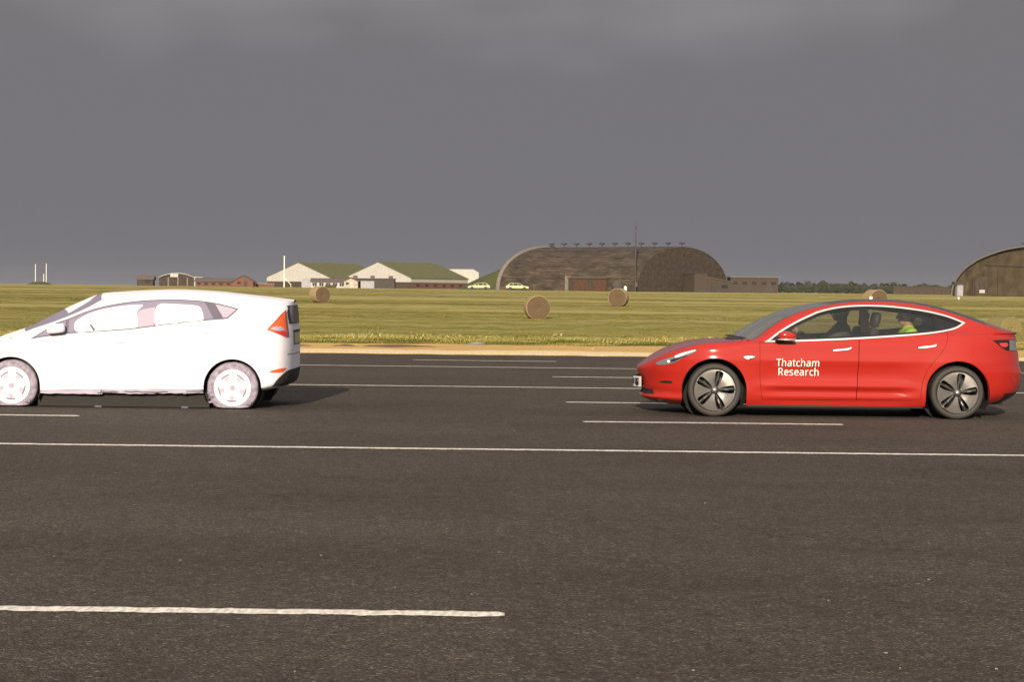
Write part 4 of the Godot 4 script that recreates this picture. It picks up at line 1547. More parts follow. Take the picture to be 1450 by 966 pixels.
# ------------------------------------------------------------------ bales
func bales() -> void:
	var proto := thing("hay_bale", "nearest round hay bale, face on in the middle of the field", "hay bale", on(1.27, -95.0), 0.12, "round hay bales in the field")
	var n := noise(1.0, 4, 101)
	obj("straw_roll", grid(56, 22, func(u, v):
		var a: float = TAU * u
		var z: float = lerpf(-0.6, 0.6, v)
		var edge := 1.0 - 0.05 * pow(absf(v * 2 - 1), 8.0)
		var p := Vector3(cos(a), sin(a), z)
		var r: float = 0.70 * edge * (1.0 + 0.03 * n.get_noise_3d(p.x * 2, p.y * 2, z * 6) + 0.02 * n.get_noise_3d(p.x * 14, p.y * 14, z * 30))
		var y: float = sin(a) * r
		if y < -0.6:
			y = -0.6 - (-0.6 - y) * 0.3
		return Vector3(cos(a) * r, 0.64 + y, z), true), M.straw, proto)
	for s in [-1.0, 1.0]:
		obj("end_face", grid(48, 20, func(u, v):
			var a: float = TAU * u
			var r: float = 0.685 * v
			var spiral: float = sin(v * 34.0 + a) * 0.012 + 0.045 * n.get_noise_3d(cos(a) * v * 6, sin(a) * v * 6, s * 5.0)
			var dip: float = -0.08 * exp(-v * v * 14.0) + 0.03 * (1.0 - v)
			var y: float = sin(a) * r
			if y < -0.6:
				y = -0.6 - (-0.6 - y) * 0.3
			return Vector3(cos(a) * r, 0.64 + y, s * (0.60 + spiral + dip)), s < 0), M.straw_end, proto)
		var ring := func(u, v):
			var a: float = TAU * u
			var q: Vector2 = [Vector2(0.66, 0.57), Vector2(0.70, 0.61), Vector2(0.725, 0.57), Vector2(0.70, 0.5)][roundi(v * 3)]
			var r: float = q.x * (1.0 + 0.012 * n.get_noise_2d(cos(a) * 9, sin(a) * 9 + s))
			var y: float = sin(a) * r
			if y < -0.6:
				y = -0.6 - (-0.6 - y) * 0.3
			return Vector3(cos(a) * r, 0.64 + y, s * q.y)
		obj("net_edge", grid(56, 3, ring, s > 0), M.straw, proto)
	for q in [[7.76, -135.0, -0.25, 0.95, 0.0, "round hay bale before the dark shelter's red store, right of the nearest"], [-14.1, -135.0, 0.55, 0.86, 0.0, "round hay bale left of the others, before the white office"], [27.5, -140.0, 0.3, 1.05, 0.0, "round hay bale showing above the red car's roof"], [20.2, -76.0, 0.5, 0.85, -0.52, "slumped old bale half sunk in the grass behind the red car's tail"]]:
		var b: Node3D = proto.duplicate()
		b.name = numbered("hay_bale")
		add_child(b)
		b.position = on(q[0], q[1], q[4])
		b.rotation.y = q[2]
		b.scale = Vector3.ONE * q[3]
		b.set_meta("label", q[5])
		if q[4] < -0.1:
			for part in b.get_children():
				part.material_override = M.old_straw
	proto.scale = Vector3.ONE * 0.88

# ------------------------------------------------------------------ the red saloon
func red_body() -> Body:
	var b := Body.new()
	b.yc = C([-2.341, 0.555, -2.323, 0.575, -2.214, 0.650, -2.07, 0.738, -1.943, 0.802, -1.797, 0.851, -1.615, 0.886, -1.433, 0.903, -1.25, 0.915, -1.186, 0.930, -1.069, 1.012, -0.888, 1.126, -0.707, 1.218, -0.525, 1.287, -0.344, 1.337, -0.162, 1.370, 0.021, 1.393, 0.299, 1.422, 0.572, 1.432, 0.846, 1.428, 1.029, 1.414, 1.212, 1.388, 1.395, 1.350, 1.579, 1.301, 1.762, 1.243, 1.946, 1.180, 2.13, 1.115, 2.30, 1.060, 2.378, 1.044])
	b.yt = C([-2.341, 0.553, -2.32, 0.572, -2.22, 0.632, -2.134, 0.685, -1.976, 0.765, -1.818, 0.822, -1.694, 0.860, -1.518, 0.890, -1.342, 0.900, -1.165, 0.908, -1.03, 0.922, -0.924, 0.970, -0.801, 1.062, -0.626, 1.172, -0.45, 1.253, -0.274, 1.311, -0.098, 1.350, 0.013, 1.372, 0.19, 1.396, 0.456, 1.411, 0.723, 1.407, 0.901, 1.397, 1.079, 1.372, 1.258, 1.335, 1.436, 1.286, 1.615, 1.228, 1.794, 1.163, 1.973, 1.100, 2.152, 1.055, 2.30, 1.040, 2.378, 1.038])
	b.belt = C([-2.4, 0.92, -1.1, 0.905, -0.875, 0.897, -0.471, 0.909, -0.12, 0.925, 0.236, 0.945, 0.675, 0.975, 1.026, 1.0, 1.3, 1.015, 1.7, 1.005, 2.4, 0.99])
	b.hw = C([-2.4, 0.85, -1.9, 0.905, -1.46, 0.922, -0.6, 0.915, 0.3, 0.915, 1.0, 0.918, 1.46, 0.925, 1.9, 0.90, 2.4, 0.84])
	b.zr = C([-1.1, 0.845, -0.95, 0.80, -0.801, 0.755, -0.5, 0.69, -0.2, 0.635, 0.1, 0.605, 0.45, 0.59, 0.9, 0.585, 1.25, 0.60, 1.6, 0.64, 1.95, 0.69, 2.3, 0.70])
	b.prof = C([0.1, -0.085, 0.15, -0.052, 0.22, -0.020, 0.30, -0.008, 0.45, -0.014, 0.58, -0.008, 0.69, 0.0, 0.72, -0.004, 0.78, -0.016, 0.86, -0.028, 0.92, -0.045, 1.02, -0.085])
	b.prof2 = C([0.1, -0.085, 0.15, -0.058, 0.20, -0.045, 0.248, -0.022, 0.258, -0.0205, 0.275, -0.036, 0.31, -0.046, 0.34, -0.036, 0.374, -0.003, 0.384, 0.0, 0.395, -0.003, 0.43, -0.018, 0.46, -0.031, 0.52, -0.035, 0.60, -0.023, 0.665, -0.004, 0.69, 0.0, 0.715, -0.004, 0.78, -0.020, 0.84, -0.028, 0.90, -0.036, 0.94, -0.052, 1.02, -0.086])
	b.xn = C([0.1, -2.02, 0.13, -2.10, 0.16, -2.20, 0.195, -2.290, 0.21, -2.302, 0.235, -2.285, 0.28, -2.262, 0.34, -2.285, 0.43, -2.305, 0.50, -2.327, 0.555, -2.341, 1.6, -2.3411])
	b.xt = C([0.1, 1.92, 0.155, 2.01, 0.175, 2.13, 0.235, 2.275, 0.30, 2.355, 0.36, 2.392, 0.45, 2.415, 0.55, 2.420, 0.66, 2.39, 0.81, 2.365, 0.93, 2.352, 1.01, 2.344, 1.025, 2.354, 1.036, 2.378, 1.7, 2.38])
	b.rr = C([-2.341, 0.05, -2.1, 0.09, -1.5, 0.09, -1.1, 0.06, -0.8, 0.075, 0.0, 0.095, 1.0, 0.095, 1.6, 0.08, 2.1, 0.03, 2.38, 0.014])
	b.ax = [-1.457, 1.457]
	b.ay = 0.322
	b.ar = 0.382
	b.nl = 1.0
	b.np = 2.15
	b.tl = 0.9
	b.tp = 2.3
	b.ledge = 0.075
	b.flare = 0.009
	b.fw = 0.009
	return b

func arch_cut(x: float, y: float, r: float) -> PackedVector2Array:
	var o := PackedVector2Array()
	for i in 41:
		o.append(Vector2(x, y) + Vector2.from_angle(PI * i / 40.0) * r)
	o.append(Vector2(x - r * 0.99, -0.5))
	o.append(Vector2(x + r * 0.99, -0.5))
	return o

func shell_outline(b: Body, bottom: PackedVector2Array, y0: float, y1: float) -> PackedVector2Array:
	# counter-clockwise: along the bottom to the tail, up the tail, back along the top, down the nose
	var tail := PackedVector2Array()
	var top := PackedVector2Array()
	var nose := PackedVector2Array()
	var ytail := b.yt.at(b.xt.at(1.2))
	for i in 41:
		var y := lerpf(y1, ytail - 0.002, i / 40.0)
		tail.append(Vector2(b.xt.at(y) - 0.0008, y))
	var x0 := b.xn.at(1.2) + 0.002
	var x1 := tail[40].x - 0.001
	var n := 240
	for i in n + 1:
		var x := lerpf(x1, x0, float(i) / n)
		top.append(Vector2(x, b.yt.at(x) - 0.0005))
	var yn := b.yt.at(x0)
	for i in 41:
		var y := lerpf(yn - 0.002, y0, i / 40.0)
		nose.append(Vector2(b.xn.at(y) + 0.0008, y))
	return join([bottom, tail, top, nose])

func body_steps(b: Body, d: float) -> PackedFloat32Array:
	var o := PackedFloat32Array()
	var x0 := -2.45
	var last := x0
	var lo := b.xn.at(1.2)
	var hi := b.xt.at(1.2)
	var x := x0
	while x < 2.5:
		o.append(x)
		var e := minf(absf(x - lo), absf(x - hi))
		x += clampf(e * 0.28, 0.004, d) if x > lo - 0.12 and x < hi + 0.12 else 0.012
	o.append(2.6)
	return o

func top_part(b: Body, xa: Callable, xb: Callable, nx: int, off := 0.0, smax := 1.0) -> ArrayMesh:
	return grid(nx, 36, func(u, v):
		var s: float = sin((v * 2.0 - 1.0) * PI / 2) * smax
		var x: float = lerpf(xa.call(s), xb.call(s), u)
		var p := b.top(x, s)
		p.y += off
		return p, true)

func red_car() -> void:
	var b := red_body()
	var car := thing("red_car", "red four door saloon with white lettering on its side, driving with people inside", "car", Vector3(3.896, 0.0, -23.02))
	var gx := body_steps(b, 0.03)
	var gy := steps(0.05, 1.5, 0.025)
	var bottom := spline(V([-2.02, 0.128, -1.824, 0.121, -1.05, 0.135, -0.1, 0.142, 0.69, 0.148, 1.04, 0.152, 1.80, 0.155, 1.93, 0.15]), 8)
	var outline := shell_outline(b, bottom, 0.132, 0.155)
	var lo := spline(V([-0.875, 0.900, -0.752, 0.903, -0.471, 0.912, -0.12, 0.928, 0.236, 0.948, 0.675, 0.98, 1.026, 1.010, 1.289, 1.044, 1.464, 1.088, 1.590, 1.160]), 6)
	var hi := spline(V([1.590, 1.160, 1.409, 1.233, 1.231, 1.281, 1.054, 1.314, 0.876, 1.337, 0.699, 1.354, 0.522, 1.362, 0.345, 1.362, 0.169, 1.351, -0.008, 1.326, -0.184, 1.282, -0.283, 1.243, -0.458, 1.163, -0.633, 1.064, -0.738, 0.992, -0.81, 0.938, -0.875, 0.900]), 6)
	var dlo := join([lo, hi])
	var arches := [arch_cut(b.ax[0], b.ay, b.ar), arch_cut(b.ax[1], b.ay, b.ar)]
	var beltline := func(x0: float, x1: float) -> PackedVector2Array:
		var o := PackedVector2Array()
		for i in 25:
			var x := lerpf(x0, x1, i / 24.0)
			var y := 0.0
			for k in lo.size() - 1:
				if x >= lo[k].x and x <= lo[k + 1].x:
					y = lerpf(lo[k].y, lo[k + 1].y, (x - lo[k].x) / maxf(lo[k + 1].x - lo[k].x, 1e-5))
			if x < lo[0].x:
				y = lo[0].y
			o.append(Vector2(x, y + 0.004))
		return o
	var front_door := join([beltline.call(-0.922, 0.272), spline(V([0.272, 0.952, 0.264, 0.673, 0.252, 0.339, 0.246, 0.222]), 5), spline(V([0.246, 0.222, -0.35, 0.215, -0.885, 0.218]), 5), spline(V([-0.885, 0.218, -0.912, 0.40, -0.921, 0.572, -0.922, 0.904]), 5)])
	var rear_door := join([beltline.call(0.272, 1.345), spline(V([1.345, 1.053, 1.334, 0.96, 1.308, 0.88, 1.255, 0.80, 1.131, 0.648, 1.07, 0.55, 1.03, 0.42, 1.012, 0.228]), 6), spline(V([1.012, 0.228, 0.6, 0.222, 0.246, 0.222]), 4), spline(V([0.246, 0.222, 0.252, 0.339, 0.264, 0.673, 0.272, 0.952]), 5)])
	var head := spline(V([-2.150, 0.622, -2.111, 0.652, -2.016, 0.694, -1.936, 0.722, -1.865, 0.757, -1.762, 0.790, -1.673, 0.808, -1.690, 0.776, -1.811, 0.712, -1.867, 0.676, -1.938, 0.636, -2.033, 0.608, -2.115, 0.603]), 4, true)
	var tlamp := join([V([1.905, 0.956, 2.0, 0.958, 2.13, 0.958, 2.20, 0.954, 2.295, 0.948, 2.308, 0.88, 2.312, 0.815, 2.2, 0.822, 2.10, 0.830, 2.02, 0.868])])
	var fog := spline(V([-2.10, 0.398, -2.06, 0.410, -2.02, 0.416, -1.965, 0.414, -1.950, 0.40, -1.956, 0.386, -2.01, 0.384, -2.07, 0.388]), 3, true)
	var fp: Callable = b.p
	# names on each side
	for side in [1.0, -1.0]:
		obj("body_side", sheet(fp, outline, arches + [dlo, front_door, rear_door, head, tlamp, fog], gx, gy, 0.0, side, 0.03), M.red_paint, car)
		for d in [["front_door", front_door], ["rear_door", rear_door]]:
			var poly: PackedVector2Array = grown(d[1], -0.0035)
			var door := obj(d[0], sheet(fp, poly, arches + [grown(dlo, 0.001)], gx, gy, 0.0, side, 0.03), M.red_paint, car)
			obj("door_trim", sheet(fp, grown(d[1], -0.03), arches + [grown(dlo, 0.001)], steps(-1, 1.5, 0.1), steps(0.2, 1.1, 0.1), -0.05, side), M.cabin, door)
			var hx := 0.066 if d[0] == "front_door" else 1.087
			var hy := 0.834 if d[0] == "front_door" else 0.878
			var hp := PackedVector2Array(spline(V([hx - 0.105, hy - 0.014, hx - 0.03, hy - 0.004, hx + 0.05, hy + 0.004, hx + 0.085, hy + 0.012, hx + 0.104, hy + 0.022, hx + 0.108, hy + 0.008, hx + 0.085, hy - 0.006, hx + 0.05, hy - 0.012, hx - 0.03, hy - 0.021, hx - 0.10, hy - 0.026]), 2, true))
			obj("door_handle", sheet(fp, hp, [], steps(-1, 2, 0.02), steps(0.5, 1, 0.01), 0.012, side, 0.016), M.chrome, door)
		# bright frame of the side windows
		var inner := grown(dlo, -0.021)
		obj("window_trim", sheet(fp, grown(dlo, -0.001), [inner], gx, gy, 0.006, side, 0.018), M.chrome, car)
		var inner2 := grown(inner, -0.028)
		var panes := []
		var cuts := [[-0.80, 0.285], [0.43, 1.19], [1.245, 1.50]]
		for q in cuts:
			var slice := PackedVector2Array(V([q[0], 0.5, q[1], 0.5, q[1] + (0.03 if q[1] < 0.5 else 0.0), 1.6, q[0] + (-0.03 if q[0] > 0 and q[0] < 1 else 0.0), 1.6]))
			panes.append(Geometry2D.intersect_polygons(inner2, slice)[0])
		obj("window_surround", sheet(fp, inner, panes, gx, gy, -0.006, side, 0.012), M.black_trim, car)
		for k in 3:
			obj("window", sheet(fp, grown(panes[k], 0.004), [], gx, gy, -0.012, side), M.side_glass if k < 2 else M.dark_glass, car)
		# lamps
		var hl := obj("headlight", sheet(fp, grown(head, -0.003), [], steps(-2.4, -1.5, 0.012), steps(0.5, 0.9, 0.012), 0.002, side, 0.02), M.lamp_clear, car)
		obj("light_strip", sheet(fp, spline(V([-1.925, 0.722, -1.86, 0.752, -1.765, 0.784, -1.69, 0.800, -1.70, 0.784, -1.78, 0.756, -1.85, 0.724, -1.915, 0.700]), 3, true), [], steps(-2.4, -1.5, 0.012), steps(0.5, 0.9, 0.012), 0.004, side, 0.004), M.lamp_bright, hl)
		obj("lens_shadow", sheet(fp, spline(V([-1.97, 0.672, -1.92, 0.695, -1.85, 0.715, -1.79, 0.735, -1.80, 0.722, -1.87, 0.690, -1.94, 0.652, -1.99, 0.648]), 3, true), [], steps(-2.4, -1.5, 0.012), steps(0.5, 0.9, 0.012), 0.004, side, 0.004), M.window_dark, hl)
		obj("projector", sheet(fp, disc(Vector2(-1.995, 0.655), 0.018, 14), [], steps(-2.4, -1.5, 0.012), steps(0.5, 0.9, 0.012), 0.006, side, 0.006), M.lamp_bright, hl)
		var tl := obj("tail_light", sheet(fp, grown(tlamp, -0.003), [], steps(1.8, 2.35, 0.012), steps(0.7, 1.0, 0.02), 0.001, side, 0.02), M.black_glass, car)
		obj("red_lens", sheet(fp, spline(V([1.99, 0.915, 2.05, 0.923, 2.11, 0.922, 2.125, 0.905, 2.12, 0.885, 2.08, 0.872, 2.03, 0.878]), 3, true), [], steps(1.8, 2.35, 0.012), steps(0.7, 1.0, 0.02), 0.004, side, 0.004), M.lamp_red, tl)
		obj("outer_lens", sheet(fp, PackedVector2Array(V([2.155, 0.952, 2.22, 0.950, 2.29, 0.943, 2.302, 0.88, 2.305, 0.82, 2.22, 0.826, 2.145, 0.832])), [], steps(1.8, 2.35, 0.012), steps(0.7, 1.0, 0.02), 0.004, side, 0.004), M.lamp_clear, tl)
		obj("bumper_slot", sheet(fp, grown(fog, 0.004), [], steps(-2.3, -1.8, 0.02), steps(0.3, 0.5, 0.02), -0.012, side), M.under_black, car)
		# side camera blade
		obj("wing_blade", sheet(fp, spline(V([-1.118, 0.724, -1.075, 0.732, -1.037, 0.736, -0.985, 0.726, -1.03, 0.712, -1.066, 0.697]), 3, true), [], steps(-1.3, -0.8, 0.01), steps(0.6, 0.8, 0.01), 0.010, side, 0.012), M.chrome, car)
		obj("blade_lens", sheet(fp, spline(V([-1.055, 0.706, -1.02, 0.716, -0.985, 0.724, -0.975, 0.720, -1.02, 0.702, -1.05, 0.695]), 3, true), [], steps(-1.3, -0.8, 0.01), steps(0.6, 0.8, 0.01), 0.014, side, 0.006), M.black_trim, car)
		# mirror
		var mir := obj("door_mirror", grid(22, 14, func(u, v):
			var a: float = TAU * u
			var c: float = sin(PI * v)
			var x := cos(a) * 0.112
			var y := sin(a) * (0.058 if sin(a) > 0 else 0.05)
			var k := pow(maxf(c, 0.0), 0.55)
			return Vector3(-0.608 + x * k - 0.012 * sin(a), 0.984 + y * k, side * (0.955 + 0.085 * cos(PI * v))), side < 0), M.red_paint, car)
		obj("mirror_base", rbox(Vector3(-0.62, 0.935, side * 0.955), Vector3(0.20, 0.012, 0.14), 0.005), M.black_trim, mir)
		obj("mirror_trim", rbox(Vector3(-0.61, 0.942, side * 0.965), Vector3(0.215, 0.010, 0.15), 0.004), M.chrome, mir)
		obj("mirror_arm", rbox(Vector3(-0.69, 0.928, side * 0.90), Vector3(0.10, 0.03, 0.12), 0.012), M.black_trim, mir)
		# wheel wells
		for k in 2:
			var cx: float = b.ax[k]
			obj("wheel_well", grid(24, 4, func(u, v):
				var a := lerpf(-0.55, PI + 0.55, u)
				return Vector3(cx + cos(a) * 0.388, b.ay + sin(a) * 0.388, side * lerpf(0.90, 0.56, v)), side > 0), M.under_black, car)
			obj("wheel_well_wall", slab_mesh(disc(Vector2(cx, b.ay), 0.388, 24), side * 0.56 - 0.005, side * 0.56 + 0.005), M.under_black, car)
		for k in 2:
			red_wheel(car, Vector3(b.ax[k], 0.322, 0), side, 0.05 if k == 0 else 0.12)
		# sill underside blade
		obj("sill_blade", box_mesh(Vector3(0.0, 0.138, side * 0.84), Vector3(2.1, 0.02, 0.07)), M.black_trim, car)
	# top surfaces
	var hood0 := func(s: float) -> float: return -2.339
	var cowl := func(s: float) -> float: return -0.985 - 0.20 * (1.0 - s * s)
	var header := func(s: float) -> float: return -0.02 - 0.05 * (1.0 - s * s)
	var rearg := func(s: float) -> float: return 1.02
	var deck := func(s: float) -> float: return 1.86 + 0.06 * (1.0 - s * s)
	var tail := func(s: float) -> float: return 2.3765
	obj("bonnet", top_part(b, hood0, cowl, 60), M.red_paint, car)
	obj("windscreen", top_part(b, cowl, header, 40, 0.0, 0.985), M.screen_glass, car)
	obj("roof", top_part(b, header, rearg, 30, 0.0), M.black_glass, car)
	obj("rear_window", top_part(b, rearg, deck, 30, 0.0), M.black_glass, car)
	obj("boot_lid", top_part(b, deck, tail, 24), M.red_paint, car)
	# scuttle and wipers
	var wip := st_new()
	for q in [[-1.16, 0.05, -1.10, 0.62], [-1.17, -0.55, -1.15, 0.0]]:
		tube(wip, Vector3(q[0], b.yc.at(q[0]) + 0.015, q[1]), Vector3(q[2], b.top(q[2], q[3] / 0.85).y + 0.012, q[3]), 0.009, 0.007, 6)
	obj("wiper", done(wip), M.black_trim, car)
	obj("scuttle", top_part(b, func(s): return cowl.call(s) - 0.05, cowl, 3, 0.006, 0.8), M.black_trim, car)
	# floor pan and cabin
	obj("floor_pan", box_mesh(Vector3(0.0, 0.165, 0), Vector3(2.1, 0.04, 1.66)), M.under_black, car)
	obj("front_undertray", box_mesh(Vector3(-1.55, 0.17, 0), Vector3(1.1, 0.03, 1.05)), M.under_black, car)
	obj("rear_undertray", box_mesh(Vector3(1.55, 0.18, 0), Vector3(1.1, 0.03, 1.05)), M.under_black, car)
	obj("dashboard", rbox(Vector3(-0.88, 0.80, 0), Vector3(0.46, 0.22, 1.42), 0.06), M.cabin, car)
	obj("touch_screen", box_mesh(Vector3(-0.60, 0.90, 0.0), Vector3(0.02, 0.22, 0.36), Basis(Vector3(0, 0, 1), 0.15)), M.black_glass, car)
	obj("parcel_shelf", box_mesh(Vector3(1.62, 0.98, 0), Vector3(0.5, 0.05, 1.1)), M.cabin, car)
	obj("headlining", grid(12, 8, func(u, v):
		var x := lerpf(-0.05, 1.25, u)
		var s: float = v * 2.0 - 1.0
		return b.top(x, s * 0.93) - Vector3(0, 0.035, 0), true), M.cabin, car)
	obj("rear_bulkhead", box_mesh(Vector3(1.40, 0.75, 0), Vector3(0.06, 0.5, 1.3)), M.cabin, car)
	obj("room_mirror", rbox(Vector3(-0.40, 1.19, 0), Vector3(0.05, 0.07, 0.24), 0.02), M.black_trim, car)
	for z in [-0.37, 0.37]:
		seat(car, 0.14, z)
	var bench := obj("rear_bench", rbox(Vector3(0.98, 0.50, 0), Vector3(0.55, 0.18, 1.26), 0.07), M.seat_black, car)
	obj("bench_back", rbox(Vector3(1.27, 0.80, 0), Vector3(0.16, 0.62, 1.26), 0.06, Basis(Vector3(0, 0, 1), -0.30)), M.seat_black, bench)
	for z in [-0.38, 0.38]:
		obj("head_rest", rbox(Vector3(1.36, 1.13, z), Vector3(0.10, 0.16, 0.25), 0.04, Basis(Vector3(0, 0, 1), -0.2)), M.seat_black, bench)
	var wheel := obj("steering_wheel", grid(28, 10, func(u, v):
		var a: float = TAU * u
		var c: float = TAU * v
		var r := 0.18 + 0.016 * cos(c)
		return Vector3(-0.40, 0.90, -0.37) + Basis(Vector3(0, 0, 1), -0.35) * Vector3(0.016 * sin(c), sin(a) * r, cos(a) * r)), M.black_trim, car)
	obj("spoke", box_mesh(Vector3(-0.40, 0.90, -0.37), Vector3(0.03, 0.05, 0.34), Basis(Vector3(0, 0, 1), -0.35)), M.black_trim, wheel)
	# number plates and lower intake
	var fr: Callable = b.front
	var plate := obj("number_plate", sheet(func(q: Vector2): return Vector3(-2.375 + 0.085 * pow(absf(q.x) / 0.26, 1.6), q.y, q.x), PackedVector2Array(V([-0.26, 0.318, 0.26, 0.318, 0.26, 0.446, -0.26, 0.446])), [], steps(-0.27, 0.27, 0.03), steps(0.3, 0.5, 0.07), 0.004, 1.0, 0.02), M.plate_white, car)
	obj("plate_mark", sheet(func(q: Vector2): return Vector3(-2.377 + 0.085 * pow(absf(q.x) / 0.26, 1.6), q.y, q.x), PackedVector2Array(V([-0.21, 0.345, 0.21, 0.345, 0.21, 0.42, -0.21, 0.42])), [PackedVector2Array(V([-0.02, 0.3, 0.03, 0.3, 0.03, 0.5, -0.02, 0.5])), PackedVector2Array(V([0.09, 0.3, 0.11, 0.3, 0.11, 0.5, 0.09, 0.5]))], steps(-0.27, 0.27, 0.03), steps(0.3, 0.5, 0.07), 0.006, 1.0), M.plate_mark, plate)
	obj("plate_holder", rbox(Vector3(-2.325, 0.38, 0), Vector3(0.07, 0.10, 0.40), 0.02), M.black_trim, car)
	obj("front_panel", sheet(fr, PackedVector2Array(V([-0.2, 0.14, 0.2, 0.14, 0.2, 0.55, -0.2, 0.55])), [], steps(-0.2, 0.2, 0.03), steps(0.1, 0.6, 0.02), 0.0012, 1.0), M.red_paint, car)
	obj("rear_panel", sheet(func(q: Vector2): return b.rear(q), PackedVector2Array(V([-0.3, 0.16, 0.3, 0.16, 0.3, 1.04, -0.3, 1.04])), [], steps(-0.3, 0.3, 0.03), steps(0.1, 1.1, 0.03), -0.0012, 1.0), M.red_paint, car)
	obj("lower_intake", sheet(fr, PackedVector2Array(V([-0.46, 0.242, 0.46, 0.242, 0.42, 0.30, -0.42, 0.30])), [], steps(-0.7, 0.7, 0.04), steps(0.2, 0.4, 0.03), 0.006, 1.0), M.under_black, car)
	obj("rear_plate", sheet(func(q: Vector2): return b.rear(q), PackedVector2Array(V([-0.26, 0.70, 0.26, 0.70, 0.26, 0.81, -0.26, 0.81])), [], steps(-0.27, 0.27, 0.05), steps(0.6, 0.9, 0.1), -0.006, 1.0), M.plate_yellow, car)
	obj("rear_diffuser", sheet(func(q: Vector2): return b.rear(q), PackedVector2Array(V([-0.6, 0.20, 0.6, 0.20, 0.7, 0.31, -0.7, 0.31])), [], steps(-0.75, 0.75, 0.05), steps(0.1, 0.4, 0.03), -0.006, 1.0), M.black_trim, car)
	# lettering on the front door (flat print on both sides)
	for side in [1.0, -1.0]:
		for q in [["Thatcham", -0.725, 0.6175, 0.0965, 0.515], ["Research", -0.695, 0.5065, 0.0965, 0.484]]:
			obj("lettering", print_on(b, q[0], q[1], q[2], q[3], q[4], side), M.lettering, car)
	people()

func print_on(b: Body, words: String, x: float, y: float, cap: float, width: float, side: float) -> ArrayMesh:
	var t := TextMesh.new()
	var f := SystemFont.new()
	f.font_names = PackedStringArray(["Droid Sans"])
	t.font = f
	t.text = words
	t.font_size = 64
	t.pixel_size = 0.01
	t.depth = 0.0
	t.curve_step = 0.5
	t.horizontal_alignment = HORIZONTAL_ALIGNMENT_LEFT
	var a := t.get_mesh_arrays()
	var v: PackedVector3Array = a[Mesh.ARRAY_VERTEX]
	var n := PackedVector3Array()
	var lo := v[0]
	var hi := v[0]
	for p in v:
		lo = lo.min(p)
		hi = hi.max(p)
	var out := PackedVector3Array()
	for p in v:
		var q := Vector2((p.x - lo.x) / (hi.x - lo.x), (p.y - lo.y) / (hi.y - lo.y))
		if side < 0:
			q.x = 1.0 - q.x
		var s := Vector2(x + q.x * width, y + q.y * cap)
		var w := b.p(s)
		out.append(Vector3(s.x, s.y, side * (w.z + 0.004)))
		n.append(Vector3(0, 0, side))
	return arr(out, n, a[Mesh.ARRAY_INDEX])

func seat(car: Node3D, x: float, z: float) -> void:
	var s := obj("front_seat", rbox(Vector3(x, 0.48, z), Vector3(0.52, 0.16, 0.50), 0.06), M.seat_black, car)
	obj("seat_back", rbox(Vector3(x + 0.30, 0.80, z), Vector3(0.14, 0.60, 0.48), 0.06, Basis(Vector3(0, 0, 1), -0.30)), M.seat_black, s)
	obj("head_rest", rbox(Vector3(x + 0.42, 1.18, z), Vector3(0.10, 0.19, 0.27), 0.045, Basis(Vector3(0, 0, 1), -0.22)), M.seat_black, s)

